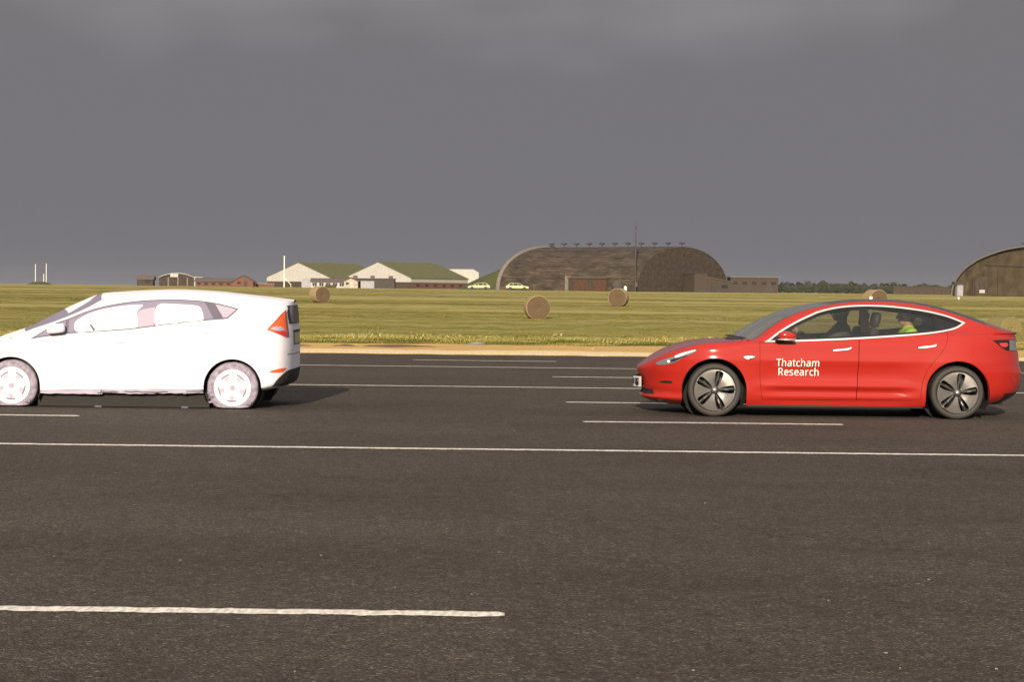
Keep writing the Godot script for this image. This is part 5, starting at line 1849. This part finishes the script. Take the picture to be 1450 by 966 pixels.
func red_wheel(car: Node3D, c: Vector3, side: float, phase: float) -> void:
	var zf := 0.905
	var w := Node3D.new()
	w.name = "wheel"
	car.add_child(w, true)
	w.position = Vector3(c.x, c.y, side * zf)
	if side < 0:
		w.rotation.y = PI
	# local +z points outwards
	obj("tyre", lathe(V([0.252, -0.03, 0.255, -0.006, 0.262, 0.004, 0.280, 0.008, 0.300, 0.004, 0.312, -0.008, 0.319, -0.026, 0.3215, -0.05, 0.322, -0.12, 0.321, -0.18, 0.314, -0.205, 0.29, -0.22, 0.25, -0.20]), 64), M.tyre, w)
	obj("rim_barrel", lathe(V([0.255, -0.004, 0.248, -0.012, 0.236, -0.03, 0.228, -0.19]), 48), M.wheel_silver, w)
	var slots := []
	for k in 5:
		var a := phase + TAU * k / 5
		var e := Vector2.from_angle(a)
		var f := Vector2(-e.y, e.x)
		var o := []
		for q in [[0.046, -0.014], [0.09, -0.033], [0.15, -0.046], [0.208, -0.050], [0.230, -0.040], [0.237, 0.0], [0.232, 0.036], [0.212, 0.048], [0.15, 0.043], [0.09, 0.029], [0.046, 0.013]]:
			o.append(e * q[0] + f * q[1])
		slots.append(spline(o, 3, true))
	var face := func(q: Vector2) -> Vector3:
		var r := q.length()
		var t := fposmod((q.angle() - phase) / TAU * 5.0, 1.0)
		var blade := (t - 0.5) * smoothstep(0.05, 0.24, r) * 0.05
		return Vector3(q.x, q.y, -0.004 - 0.2 * pow(maxf(r - 0.2, 0.0), 1.5) + 0.010 * smoothstep(0.02, 0.16, r) - blade * 0.6)
	obj("wheel_cover", sheet(face, disc(Vector2.ZERO, 0.247, 60), slots, steps(-0.26, 0.26, 0.016), steps(-0.26, 0.26, 0.016), 0.0, 1.0, 0.022), M.aero_grey, w)
	var sp := st_new()
	for k in 5:
		var a := phase + TAU * k / 5 + 0.02
		tube(sp, Vector3(0, 0, -0.05), Vector3(cos(a) * 0.232, sin(a) * 0.232, -0.045), 0.030, 0.022, 8)
	obj("spokes", done(sp), M.wheel_dark, w)
	var bits := st_new()
	for k in 5:
		var a := phase + TAU * k / 5
		var e := Vector3(cos(a), sin(a), 0)
		tube(bits, e * 0.125 + Vector3(0, 0, -0.035), e * 0.172 + Vector3(0, 0, -0.016), 0.016, 0.013, 8)
	obj("spoke_highlight", done(bits), M.wheel_silver, w)
	obj("brake_disc", lathe(V([0.0, -0.09, 0.17, -0.09, 0.17, -0.11, 0.0, -0.11]), 32), M.wheel_dark, w)
	obj("back_plate", lathe(V([0.0, -0.13, 0.23, -0.13]), 32), M.under_black, w)
	obj("hub_ring", lathe(V([0.0, 0.006, 0.046, 0.005, 0.05, -0.004, 0.05, -0.03]), 24), M.wheel_dark, w)
	obj("hub_cap", lathe(V([0.0, 0.014, 0.022, 0.012, 0.030, 0.004, 0.032, -0.02]), 24), M.wheel_silver, w)

# ------------------------------------------------------------------ the two people in the red car
func hand(bones: Array, wrist: Vector3, dir: Vector3, side_axis: Vector3, curl_axis: Vector3, thumb: float) -> void:
	# palm, five unequal fingers bent round curl_axis, thumb from the side of the palm
	var d := dir.normalized()
	var s := side_axis.normalized()
	bones.append([wrist, wrist + d * 0.045, 0.024, 0.026])
	for k in 4:
		var off := s * (k - 1.5) * 0.020
		var root := wrist + d * 0.075 + off
		bones.append([wrist + d * 0.02 + off * 0.6, root, 0.013, 0.0105])
		var l: float = [0.040, 0.046, 0.043, 0.033][k]
		var d1 := d.rotated(curl_axis, 0.7)
		var d2 := d.rotated(curl_axis, 1.5)
		var m := root + d1 * l
		bones.append([root, m, 0.0095, 0.0085])
		bones.append([m, m + d2 * l * 0.75, 0.0085, 0.0075])
	var t0 := wrist + d * 0.025 + s * thumb * 0.026
	var td := (d * 0.7 + s * thumb * 0.7).normalized()
	bones.append([t0, t0 + td * 0.04, 0.012, 0.010])
	bones.append([t0 + td * 0.04, t0 + td * 0.04 + (d + td * 0.2).normalized() * 0.03, 0.010, 0.008])

func person(label: String, hip: Vector3, lean: float, jacket: Material, on_wheel: bool) -> void:
	# sits facing -x; hip is the middle of the pelvis in world space
	var o := thing("person", label, "person", hip)
	var up := Vector3(sin(lean), cos(lean), 0)
	var chest := up * 0.36
	var neck := up * 0.53 + Vector3(-0.01, 0, 0)
	var torso := [[Vector3(0, 0.0, -0.08), Vector3(0, 0.0, 0.08), 0.135, 0.135], [Vector3.ZERO, chest, 0.13, 0.135], [chest + Vector3(0, 0, -0.09), chest + Vector3(0, 0, 0.09), 0.125, 0.125], [up * 0.46 + Vector3(0, 0, -0.15), up * 0.46 + Vector3(0, 0, 0.15), 0.068, 0.068], [up * 0.44, neck, 0.08, 0.06]]
	var legs := []
	var hands := []
	for s in [-1.0, 1.0]:
		var sh := up * 0.455 + Vector3(0, 0, s * 0.185)
		var el := up * 0.20 + Vector3(-0.20, 0, s * 0.24)
		var wr := up * 0.17 + Vector3(-0.42, 0.0, s * 0.10)
		if on_wheel:
			el = up * 0.24 + Vector3(-0.24, -0.02, s * 0.25)
			wr = Vector3(-0.475, 0.40, s * 0.165)
		torso.append([sh, el, 0.066, 0.050])
		torso.append([el, wr, 0.050, 0.036])
		hand(hands, wr, (wr - el).normalized(), Vector3(0, 0, 1) if not on_wheel else Vector3(0, 1, 0.2), Vector3(0, 0, 1) if not on_wheel else Vector3(0, s, 0), -s if not on_wheel else 1.0)
		legs.append([Vector3(0, -0.01, s * 0.09), Vector3(-0.42, 0.08, s * 0.13), 0.095, 0.066])
		legs.append([Vector3(-0.42, 0.08, s * 0.13), Vector3(-0.60, -0.27, s * 0.12), 0.062, 0.042])
		legs.append([Vector3(-0.59, -0.29, s * 0.12), Vector3(-0.78, -0.30, s * 0.13), 0.045, 0.036])
	obj("jacket", skin(torso, 0.02, 0.06), jacket, o)
	obj("trousers", skin(legs, 0.025, 0.04), M.trousers, o)
	# head and hands: one body mesh of skin
	var h := neck + Vector3(-0.025, 0.145, 0)
	var head := [[neck - up * 0.05, neck + Vector3(-0.01, 0.07, 0), 0.056, 0.055], [h + Vector3(0.02, 0.03, 0), h + Vector3(-0.02, 0.03, 0), 0.080, 0.078], [h + Vector3(-0.03, -0.02, 0), h + Vector3(-0.055, -0.075, 0), 0.062, 0.036], [h + Vector3(-0.095, 0.015, 0), h + Vector3(-0.118, -0.022, 0), 0.012, 0.017], [h + Vector3(-0.088, -0.055, -0.015), h + Vector3(-0.088, -0.055, 0.015), 0.014, 0.014]]
	for s in [-1.0, 1.0]:
		head.append([h + Vector3(0.012, 0.02, s * 0.076), h + Vector3(0.018, -0.015, s * 0.078), 0.016, 0.011])
		head.append([h + Vector3(-0.075, 0.038, s * 0.02), h + Vector3(-0.07, 0.036, s * 0.045), 0.016, 0.013])
	var body := obj("body", skin(head, 0.009, 0.02), M.skin, o)
	obj("hair", skin([[h + Vector3(0.035, 0.05, 0), h + Vector3(-0.035, 0.075, 0), 0.082, 0.066], [h + Vector3(0.06, 0.0, 0), h + Vector3(0.05, -0.05, 0), 0.055, 0.042], [h + Vector3(0.02, 0.02, -0.05), h + Vector3(0.02, 0.02, 0.05), 0.045, 0.045]], 0.011, 0.03), M.hair, o)
	for s in [-1.0, 1.0]:
		obj("eye", rbox(h + Vector3(-0.083, 0.018, s * 0.032), Vector3(0.012, 0.012, 0.022), 0.005), M.window_dark, body)
	obj("hands", skin(hands, 0.0065, 0.008), M.skin, body)

func people() -> void:
	var c := Vector3(3.896, 0, -23.02)
	person("driver with dark hair and a dark grey jacket at the red car's wheel", c + Vector3(0.19, 0.60, -0.37), 0.20, M.grey_jacket, true)
	person("passenger in a bright yellow green vest in the red car's back seat", c + Vector3(0.93, 0.56, 0.30), 0.12, M.hi_vis, false)

# ------------------------------------------------------------------ the white soft target car
func white_body() -> Body:
	var b := Body.new()
	b.yc = C([-2.15, 0.62, -2.05, 0.70, -1.9, 0.765, -1.731, 0.823, -1.548, 0.892, -1.354, 0.957, -1.25, 1.0, -1.121, 1.072, -0.918, 1.178, -0.714, 1.274, -0.511, 1.364, -0.40, 1.400, -0.1, 1.425, 0.233, 1.446, 0.551, 1.456, 0.958, 1.442, 1.365, 1.407, 1.773, 1.366, 2.03, 1.336])
	b.yt = C([-2.15, 0.60, -1.9, 0.675, -1.7, 0.72, -1.522, 0.768, -1.404, 0.827, -1.246, 0.897, -1.119, 0.955, -0.892, 1.036, -0.637, 1.141, -0.46, 1.228, -0.263, 1.335, -0.1, 1.368, 0.052, 1.392, 0.379, 1.422, 0.659, 1.432, 1.056, 1.420, 1.453, 1.382, 1.85, 1.338, 2.0, 1.318])
	b.belt = C([-2.4, 0.80, -1.12, 0.83, -0.722, 0.895, -0.329, 0.925, 0.297, 0.985, 0.69, 1.040, 1.084, 1.086, 1.4, 1.13, 2.2, 1.17])
	b.hw = C([-2.2, 0.78, -1.8, 0.83, -1.35, 0.858, 0, 0.85, 1.35, 0.86, 1.8, 0.835, 2.2, 0.80])
	b.zr = C([-1.25, 0.80, -1.12, 0.785, -0.892, 0.75, -0.637, 0.70, -0.263, 0.625, 0.05, 0.60, 0.5, 0.585, 1.05, 0.575, 1.6, 0.56, 2.03, 0.53])
	b.prof = C([0.15, -0.035, 0.22, -0.018, 0.30, -0.008, 0.45, -0.010, 0.6, -0.002, 0.72, 0.0, 0.82, -0.012, 0.92, -0.03, 1.1, -0.065, 1.2, -0.09])
	b.xn = C([0.15, -1.98, 0.22, -2.06, 0.32, -2.12, 0.5, -2.145, 0.60, -2.15, 1.6, -2.1501])
	b.xt = C([0.2, 1.70, 0.235, 1.80, 0.262, 1.91, 0.31, 1.995, 0.36, 2.018, 0.46, 2.035, 0.70, 2.038, 0.90, 2.032, 1.05, 2.024, 1.26, 2.012, 1.312, 2.006, 1.7, 2.0])
	b.rr = C([-2.15, 0.05, -1.9, 0.08, -1.1, 0.07, -0.5, 0.06, 1.0, 0.06, 2.03, 0.04])
	b.ax = [-1.348, 1.348]
	b.ay = 0.262
	b.ar = 0.352
	b.flare = 0.010
	b.nl = 0.62
	b.np = 2.5
	b.tl = 0.34
	b.tp = 3.2
	return b

func white_car() -> void:
	var b := white_body()
	var car := thing("white_target_car", "white fabric covered hatchback test target with printed windows and pale flattened wheels", "car", Vector3(-4.753, 0.0, -23.33))
	var gx := body_steps(b, 0.03)
	var gy := steps(0.05, 1.5, 0.025)
	var crumple := noise(4.0, 3, 111)
	var bottom := spline(V([-1.99, 0.195, -1.72, 0.19, -1.0, 0.208, 0.0, 0.228, 0.40, 0.236, 0.98, 0.238, 1.69, 0.228, 1.78, 0.236]), 8)
	var outline := shell_outline(b, bottom, 0.20, 0.245)
	var arches := [arch_cut(b.ax[0], b.ay, b.ar), arch_cut(b.ax[1], b.ay, b.ar)]
	# the cloth is not taut: it billows by a few millimetres
	var cloth := noise(1.0, 3, 113)
	var fp := func(q: Vector2) -> Vector3:
		var p := b.p(q)
		if p.z > 0.2:
			p.z += 0.006 * cloth.get_noise_2d(q.x * 1.6, q.y * 3.0) + 0.002 * cloth.get_noise_2d(q.x * 9.0, q.y * 7.0)
		return p
	var glass_line := join([V([-1.125, 0.828, -0.963, 0.935, -0.90, 0.985, -0.83, 1.028]), spline(V([-0.83, 1.028, -0.688, 1.078, -0.531, 1.147, -0.335, 1.218, -0.04, 1.282, 0.255, 1.317, 0.59, 1.331, 0.885, 1.320, 1.083, 1.297, 1.24, 1.265, 1.40, 1.225]), 5), V([1.40, 1.225, 1.345, 1.165, 1.281, 1.108, 1.23, 1.098]), spline(V([1.23, 1.098, 1.084, 1.086, 0.69, 1.042, 0.297, 0.988, 0.065, 0.957, -0.329, 0.925, -0.722, 0.893, -1.125, 0.828]), 5)])
	var w1 := spline(V([-0.60, 1.00, -0.58, 1.055, -0.50, 1.11, -0.413, 1.154, -0.256, 1.203, -0.02, 1.245, 0.205, 1.262, 0.20, 1.23, 0.155, 1.17, 0.172, 1.08, 0.165, 0.985, 0.05, 0.968, -0.15, 0.950, -0.41, 0.926, -0.53, 0.918, -0.585, 0.945]), 4, true)
	var pink := spline(V([0.165, 1.17, 0.20, 1.20, 0.375, 1.235, 0.375, 1.0, 0.17, 0.975]), 1, true)
	var w2 := spline(V([0.40, 1.255, 0.594, 1.272, 0.83, 1.262, 0.915, 1.243, 0.955, 1.19, 0.975, 1.12, 0.955, 1.078, 0.694, 1.050, 0.40, 1.012]), 4, true)
	var w3 := join([V([1.105, 1.275, 1.243, 1.250, 1.372, 1.218, 1.275, 1.120, 1.225, 1.112])])
	var tl := spline(V([1.765, 0.985, 1.86, 1.095, 1.945, 1.205, 1.958, 1.19, 1.972, 1.05, 1.992, 0.885, 1.91, 0.915, 1.82, 0.952, 1.775, 0.968]), 3, true)
	for side in [1.0, -1.0]:
		obj("cloth_side", sheet(fp, outline, arches, gx, gy, 0.0, side, 0.03), M.white_fabric, car)
		var win := obj("printed_window", sheet(fp, glass_line, [], gx, gy, 0.003, side), M.lilac_print, car)
		obj("window_edge", sheet(fp, glass_line, [grown(glass_line, -0.012)], gx, gy, 0.005, side), M.grey_print, win)
		obj("window_pane", sheet(fp, w1, [], gx, gy, 0.005, side), M.white_print, win)
		obj("window_pane", sheet(fp, w2, [], gx, gy, 0.005, side), M.white_print, win)
		obj("seat_print", sheet(fp, pink, [], gx, gy, 0.0045, side), M.pink_print, win)
		obj("corner_pane", sheet(fp, w3, [], gx, gy, 0.005, side), M.pink_print, win)
		obj("pillar_print", sheet(fp, PackedVector2Array(V([0.975, 1.30, 1.10, 1.285, 1.225, 1.105, 1.11, 1.095])), [], gx, gy, 0.006, side), M.grey_print, win)
		obj("lock_post", sheet(fp, PackedVector2Array(V([-0.42, 1.02, -0.39, 1.015, -0.33, 0.945, -0.36, 0.935])), [], gx, gy, 0.0065, side), M.grey_print, win)
		# mirror: stuffed cloth pocket
		obj("cloth_mirror", rbox(Vector3(-0.795, 0.963, side * 0.90), Vector3(0.215, 0.118, 0.13), 0.04, Basis(Vector3(0, 0, 1), 0.12)), M.white_fabric, car)
		obj("mirror_shade", sheet(fp, PackedVector2Array(V([-0.71, 1.055, -0.672, 1.065, -0.665, 0.905, -0.90, 0.882, -0.90, 0.90, -0.70, 0.925])), [], gx, gy, 0.007, side), M.grey_print, win)
		# seams and printed details
		for q in [[-0.70, 0.893, -0.69, 0.60, -0.68, 0.30], [0.30, 0.985, 0.31, 0.62, 0.30, 0.28]]:
			obj("door_seam", sheet(fp, PackedVector2Array(V([q[0], q[1], q[2], q[3], q[4], q[5], q[4] + 0.005, q[5], q[2] + 0.005, q[3], q[0] + 0.005, q[1]])), [], gx, gy, 0.0025, side), M.pink_print, car)
		for q in [[-0.02, 0.80], [1.03, 0.938]]:
			obj("handle_print", sheet(fp, spline(V([q[0] - 0.08, q[1] - 0.012, q[0] - 0.02, q[1] - 0.002, q[0] + 0.07, q[1] + 0.004, q[0] + 0.06, q[1] - 0.008, q[0] - 0.03, q[1] - 0.014]), 2, true), [], steps(-1, 2, 0.03), steps(0.5, 1.2, 0.01), 0.004, side), M.pink_print, car)
		obj("wing_seam", sheet(fp, PackedVector2Array(V([-1.76, 0.70, -1.60, 0.712, -1.46, 0.732, -1.46, 0.728, -1.60, 0.706, -1.76, 0.694])), [], gx, gy, 0.0025, side), M.grey_print, car)
		obj("roof_seam", sheet(fp, PackedVector2Array(V([1.1, 1.345, 1.4, 1.318, 1.72, 1.283, 1.72, 1.279, 1.4, 1.312, 1.1, 1.339])), [], gx, gy, 0.0025, side), M.pink_print, car)
		# tail lamp print
		var lamp := obj("tail_light", sheet(fp, tl, [], steps(1.7, 2.1, 0.02), gy, 0.004, side, 0.006), M.lamp_orange, car)
		obj("lamp_edge", sheet(fp, tl, [grown(tl, -0.011)], steps(1.7, 2.1, 0.02), gy, 0.006, side), M.lamp_red, lamp)
		obj("lamp_white", sheet(fp, spline(V([1.80, 0.988, 1.86, 1.015, 1.93, 1.005, 1.955, 0.972, 1.90, 0.962, 1.84, 0.972]), 3, true), [], steps(1.7, 2.1, 0.02), gy, 0.007, side), M.pink_print, lamp)
		obj("lamp_lower", sheet(fp, spline(V([1.80, 0.962, 1.87, 0.955, 1.95, 0.958, 1.985, 0.92, 1.985, 0.905, 1.90, 0.928]), 3, true), [], steps(1.7, 2.1, 0.02), gy, 0.007, side), M.lamp_red, lamp)
		obj("lamp_dark_edge", sheet(fp, PackedVector2Array(V([1.950, 1.20, 1.960, 1.19, 1.994, 0.885, 1.982, 0.888])), [], steps(1.7, 2.1, 0.02), gy, 0.008, side), M.grey_print, lamp)
		obj("reflector", sheet(fp, spline(V([1.80, 0.468, 1.88, 0.494, 1.975, 0.507, 1.962, 0.478, 1.94, 0.456, 1.83, 0.450]), 3, true), [], steps(1.7, 2.1, 0.02), steps(0.4, 0.6, 0.02), 0.004, side), M.lamp_orange, car)
		# ruffled lower hem in two folds
		var hem := func(q: Vector2) -> Vector3:
			var f := 0.010 * crumple.get_noise_2d(q.x * 0.6, q.y * 2.5) + 0.006 * sin(q.x * 11.0 + 3.0 * crumple.get_noise_2d(q.x * 0.4, 0.0))
			return Vector3(q.x, q.y + 0.008 * crumple.get_noise_2d(q.x * 2.0, 7.0), 0.825 + f + (0.23 - q.y) * 0.12)
		obj("hem", sheet(hem, PackedVector2Array(V([-1.0, 0.168, -0.25, 0.166, -0.24, 0.182, 0.2, 0.176, 0.99, 0.196, 0.99, 0.258, 0.0, 0.238, -1.0, 0.224])), [], steps(-1.0, 1.0, 0.02), steps(0.1, 0.3, 0.015), 0.0, side), M.pink_print, car)
		obj("hem_fold", sheet(func(q): return hem.call(q + Vector2(0.4, 0.03)) + Vector3(-0.4, -0.03, 0.012), PackedVector2Array(V([-0.25, 0.186, 0.5, 0.196, 0.99, 0.212, 0.99, 0.224, 0.5, 0.210, -0.25, 0.204])), [], steps(-1.0, 1.0, 0.02), steps(0.1, 0.3, 0.015), 0.0, side), M.grey_print, car)
		for q in [-0.28, 0.77]:
			obj("strap_end", rbox(Vector3(q, 0.205, side * 0.845), Vector3(0.05, 0.05, 0.02), 0.008), M.pink_print, car)
		for q in [-0.30, 0.76]:
			obj("hold_down_tab", rbox(Vector3(q, 0.012, side * 0.77), Vector3(0.09, 0.024, 0.05), 0.006), M.grey_print, car)
		obj("black_skirt", box_mesh(Vector3(0.0, 0.115, side * 0.72), Vector3(2.1, 0.21, 0.03)), M.black_fabric, car)
		for k in 2:
			var cx: float = b.ax[k]
			obj("arch_lining", grid(24, 3, func(u, v):
				var a := lerpf(-0.5, PI + 0.5, u)
				var rr := 0.362 if v < 0.1 else 0.358
				return Vector3(cx + cos(a) * rr, b.ay + sin(a) * rr, side * lerpf(0.84, 0.52, v)), side > 0), M.black_fabric, car)
			obj("arch_wall", slab_mesh(Geometry2D.intersect_polygons(disc(Vector2(cx, b.ay), 0.37, 28), PackedVector2Array(V([-3, 0.02, 3, 0.02, 3, 2, -3, 2])))[0], side * 0.55 - 0.004, side * 0.55 + 0.004), M.black_fabric, car)
			white_wheel(car, Vector3(cx, b.ay, 0), side)
	var nose := func(s: float) -> float: return -2.148
	var cowl := func(s: float) -> float: return -1.19 - 0.16 * (1.0 - s * s)
	var header := func(s: float) -> float: return -0.30 - 0.10 * (1.0 - s * s)
	var tail := func(s: float) -> float: return 2.003
	obj("cloth_bonnet", top_part(b, nose, cowl, 40), M.white_fabric, car)
	obj("printed_windscreen", top_part(b, cowl, header, 30), M.lilac_print, car)
	obj("windscreen_glare", sheet(func(q: Vector2):
		var p := b.top(q.x, q.y)
		p.y += 0.004
		return p, PackedVector2Array(V([-0.86, 0.30, -0.70, -0.10, -0.50, -0.2, -0.46, 0.3, -0.50, 0.62, -0.72, 0.84])), [], steps(-1.3, -0.3, 0.04), steps(-1.0, 1.0, 0.1), 0.0), M.white_print, car)
	obj("cloth_roof", top_part(b, header, tail, 40), M.white_fabric, car)
	# tail: window, plate, seams
	var rear := func(q: Vector2) -> Vector3: return b.rear(q)
	obj("cloth_tail", sheet(rear, PackedVector2Array(V([-0.5, 0.275, 0.5, 0.275, 0.5, 0.31, 0.45, 1.31, -0.45, 1.31, -0.5, 0.31])), [], steps(-0.55, 0.55, 0.04), steps(0.25, 1.35, 0.03), -0.0015, 1.0), M.white_fabric, car)
	var rw := obj("rear_window", sheet(rear, spline(V([-0.52, 1.08, -0.44, 1.045, 0.44, 1.045, 0.52, 1.08, 0.54, 1.17, 0.47, 1.235, 0.40, 1.27, -0.40, 1.27, -0.47, 1.235, -0.54, 1.17]), 4, true), [], steps(-0.6, 0.6, 0.03), steps(1.0, 1.35, 0.03), -0.006, 1.0), M.black_trim, car)
	obj("window_glare", sheet(rear, spline(V([0.30, 1.07, 0.42, 1.07, 0.46, 1.15, 0.42, 1.25, 0.24, 1.26, 0.26, 1.15]), 3, true), [], steps(-0.7, 0.7, 0.04), steps(1.0, 1.35, 0.03), -0.009, 1.0), M.lilac_print, rw)
	obj("number_plate", sheet(rear, PackedVector2Array(V([-0.27, 0.80, 0.27, 0.80, 0.27, 0.93, -0.27, 0.93])), [], steps(-0.3, 0.3, 0.04), steps(0.7, 1.0, 0.05), -0.008, 1.0), M.plate_yellow, car)
	obj("plate_recess", sheet(rear, PackedVector2Array(V([-0.33, 0.78, 0.33, 0.78, 0.33, 0.96, -0.33, 0.96])), [], steps(-0.35, 0.35, 0.04), steps(0.7, 1.0, 0.05), -0.005, 1.0), M.lilac_print, car)
	obj("plate_lip", sheet(rear, PackedVector2Array(V([-0.33, 0.945, 0.33, 0.945, 0.33, 0.965, -0.33, 0.965])), [], steps(-0.35, 0.35, 0.04), steps(0.7, 1.0, 0.05), -0.012, 1.0), M.black_fabric, car)
	obj("hatch_seam", sheet(rear, PackedVector2Array(V([-0.62, 0.668, 0.62, 0.668, 0.62, 0.676, -0.62, 0.676])), [], steps(-0.7, 0.7, 0.04), steps(0.6, 0.7, 0.05), -0.004, 1.0), M.grey_print, car)
	obj("bumper_insert", sheet(rear, spline(V([-0.78, 0.30, -0.76, 0.38, -0.66, 0.455, -0.5, 0.48, 0.0, 0.485, 0.5, 0.48, 0.66, 0.455, 0.76, 0.38, 0.78, 0.30, 0.70, 0.285, 0.0, 0.275, -0.70, 0.285]), 3, true), [], steps(-0.8, 0.8, 0.02), steps(0.25, 0.6, 0.02), -0.006, 1.0), M.black_fabric, car)
	obj("target_board", box_mesh(Vector3(0.0, 0.06, 0), Vector3(2.0, 0.10, 1.40)), M.black_fabric, car)
	obj("inner_frame", box_mesh(Vector3(0.0, 0.24, 0), Vector3(3.3, 0.05, 1.1)), M.black_fabric, car)

func white_wheel(car: Node3D, c: Vector3, side: float) -> void:
	var w := Node3D.new()
	w.name = "wheel"
	car.add_child(w, true)
	w.position = Vector3(c.x, c.y, side * 0.80)
	if side < 0:
		w.rotation.y = PI
	var n := noise(2.0, 3, 121)
	# soft disc, pressed flat where it meets the road
	var squash := func(p: Vector3) -> Vector3:
		if p.y < -0.235:
			p.y = -0.235 - (-0.235 - p.y) * 0.22
			p.z += 0.012 * (1.0 + n.get_noise_2d(p.x * 6, 1.0))
		p.y = maxf(p.y, -c.y + 0.006)
		return p
	var tp := V([0.0, 0.02, 0.225, 0.03, 0.25, 0.036, 0.285, 0.034, 0.306, 0.022, 0.314, 0.0, 0.314, -0.12, 0.30, -0.15, 0.0, -0.16])
	obj("tyre", grid(64, tp.size() - 1, func(u, v):
		var a: float = TAU * u
		var q: Vector2 = tp[roundi(v * (tp.size() - 1))]
		var r := q.x * (1.0 + 0.012 * n.get_noise_2d(cos(a) * 1.5, sin(a) * 1.5))
		return squash.call(Vector3(cos(a) * r, sin(a) * r, q.y + 0.006 * n.get_noise_2d(cos(a) * r * 12, sin(a) * r * 12)))), M.pink_tyre, w)
	var face := func(q: Vector2) -> Vector3:
		return Vector3(q.x, q.y, 0.040 + 0.004 * n.get_noise_2d(q.x * 9, q.y * 9) + 0.012 * (1.0 - q.length() / 0.22))
	var rim := obj("printed_rim", sheet(face, disc(Vector2.ZERO, 0.226, 48), [], steps(-0.24, 0.24, 0.03), steps(-0.24, 0.24, 0.03), 0.0), M.white_print, w)
	for k in 5:
		var a := TAU * (k + 0.72) / 5
		var o := []
		for t in [-0.34, -0.12, 0.12, 0.34]:
			o.append(Vector2.from_angle(a + t) * 0.175)
		for t in [0.30, 0.0, -0.30]:
			o.append(Vector2.from_angle(a + t) * 0.156)
		obj("spoke_gap", sheet(face, spline(o, 3, true), [], steps(-0.24, 0.24, 0.03), steps(-0.24, 0.24, 0.03), 0.002), M.lilac_print, rim)
		obj("spoke_shadow", sheet(face, disc(Vector2.from_angle(a) * 0.125, 0.030, 12), [], steps(-0.24, 0.24, 0.03), steps(-0.24, 0.24, 0.03), 0.002), M.faint_print, rim)
	obj("hub_print", sheet(face, disc(Vector2(0.004, 0.0), 0.035, 18), [], steps(-0.24, 0.24, 0.03), steps(-0.24, 0.24, 0.03), 0.002), M.pink_print, rim)
	obj("crease", sheet(face, spline(V([-0.29, -0.17, -0.24, -0.155, -0.20, -0.165, -0.22, -0.18, -0.28, -0.19]), 2, true), [], steps(-0.32, 0.24, 0.03), steps(-0.24, 0.24, 0.03), 0.002), M.lilac_print, w)
	obj("crease", sheet(face, spline(V([-0.30, -0.06, -0.25, -0.045, -0.22, -0.058, -0.25, -0.066, -0.30, -0.08]), 2, true), [], steps(-0.32, 0.24, 0.03), steps(-0.24, 0.24, 0.03), 0.002), M.lilac_print, w)
	obj("crease", sheet(face, spline(V([-0.29, -0.115, -0.24, -0.10, -0.21, -0.115, -0.24, -0.128, -0.29, -0.135]), 2, true), [], steps(-0.32, 0.24, 0.03), steps(-0.24, 0.24, 0.03), 0.002), M.grey_print, w)
	obj("knot", rbox(Vector3(0.20, -0.185, 0.045), Vector3(0.07, 0.05, 0.03), 0.012), M.pink_tyre, w)
	obj("inner_side", lathe(V([0.0, -0.17, 0.30, -0.165]), 32), M.black_fabric, w)
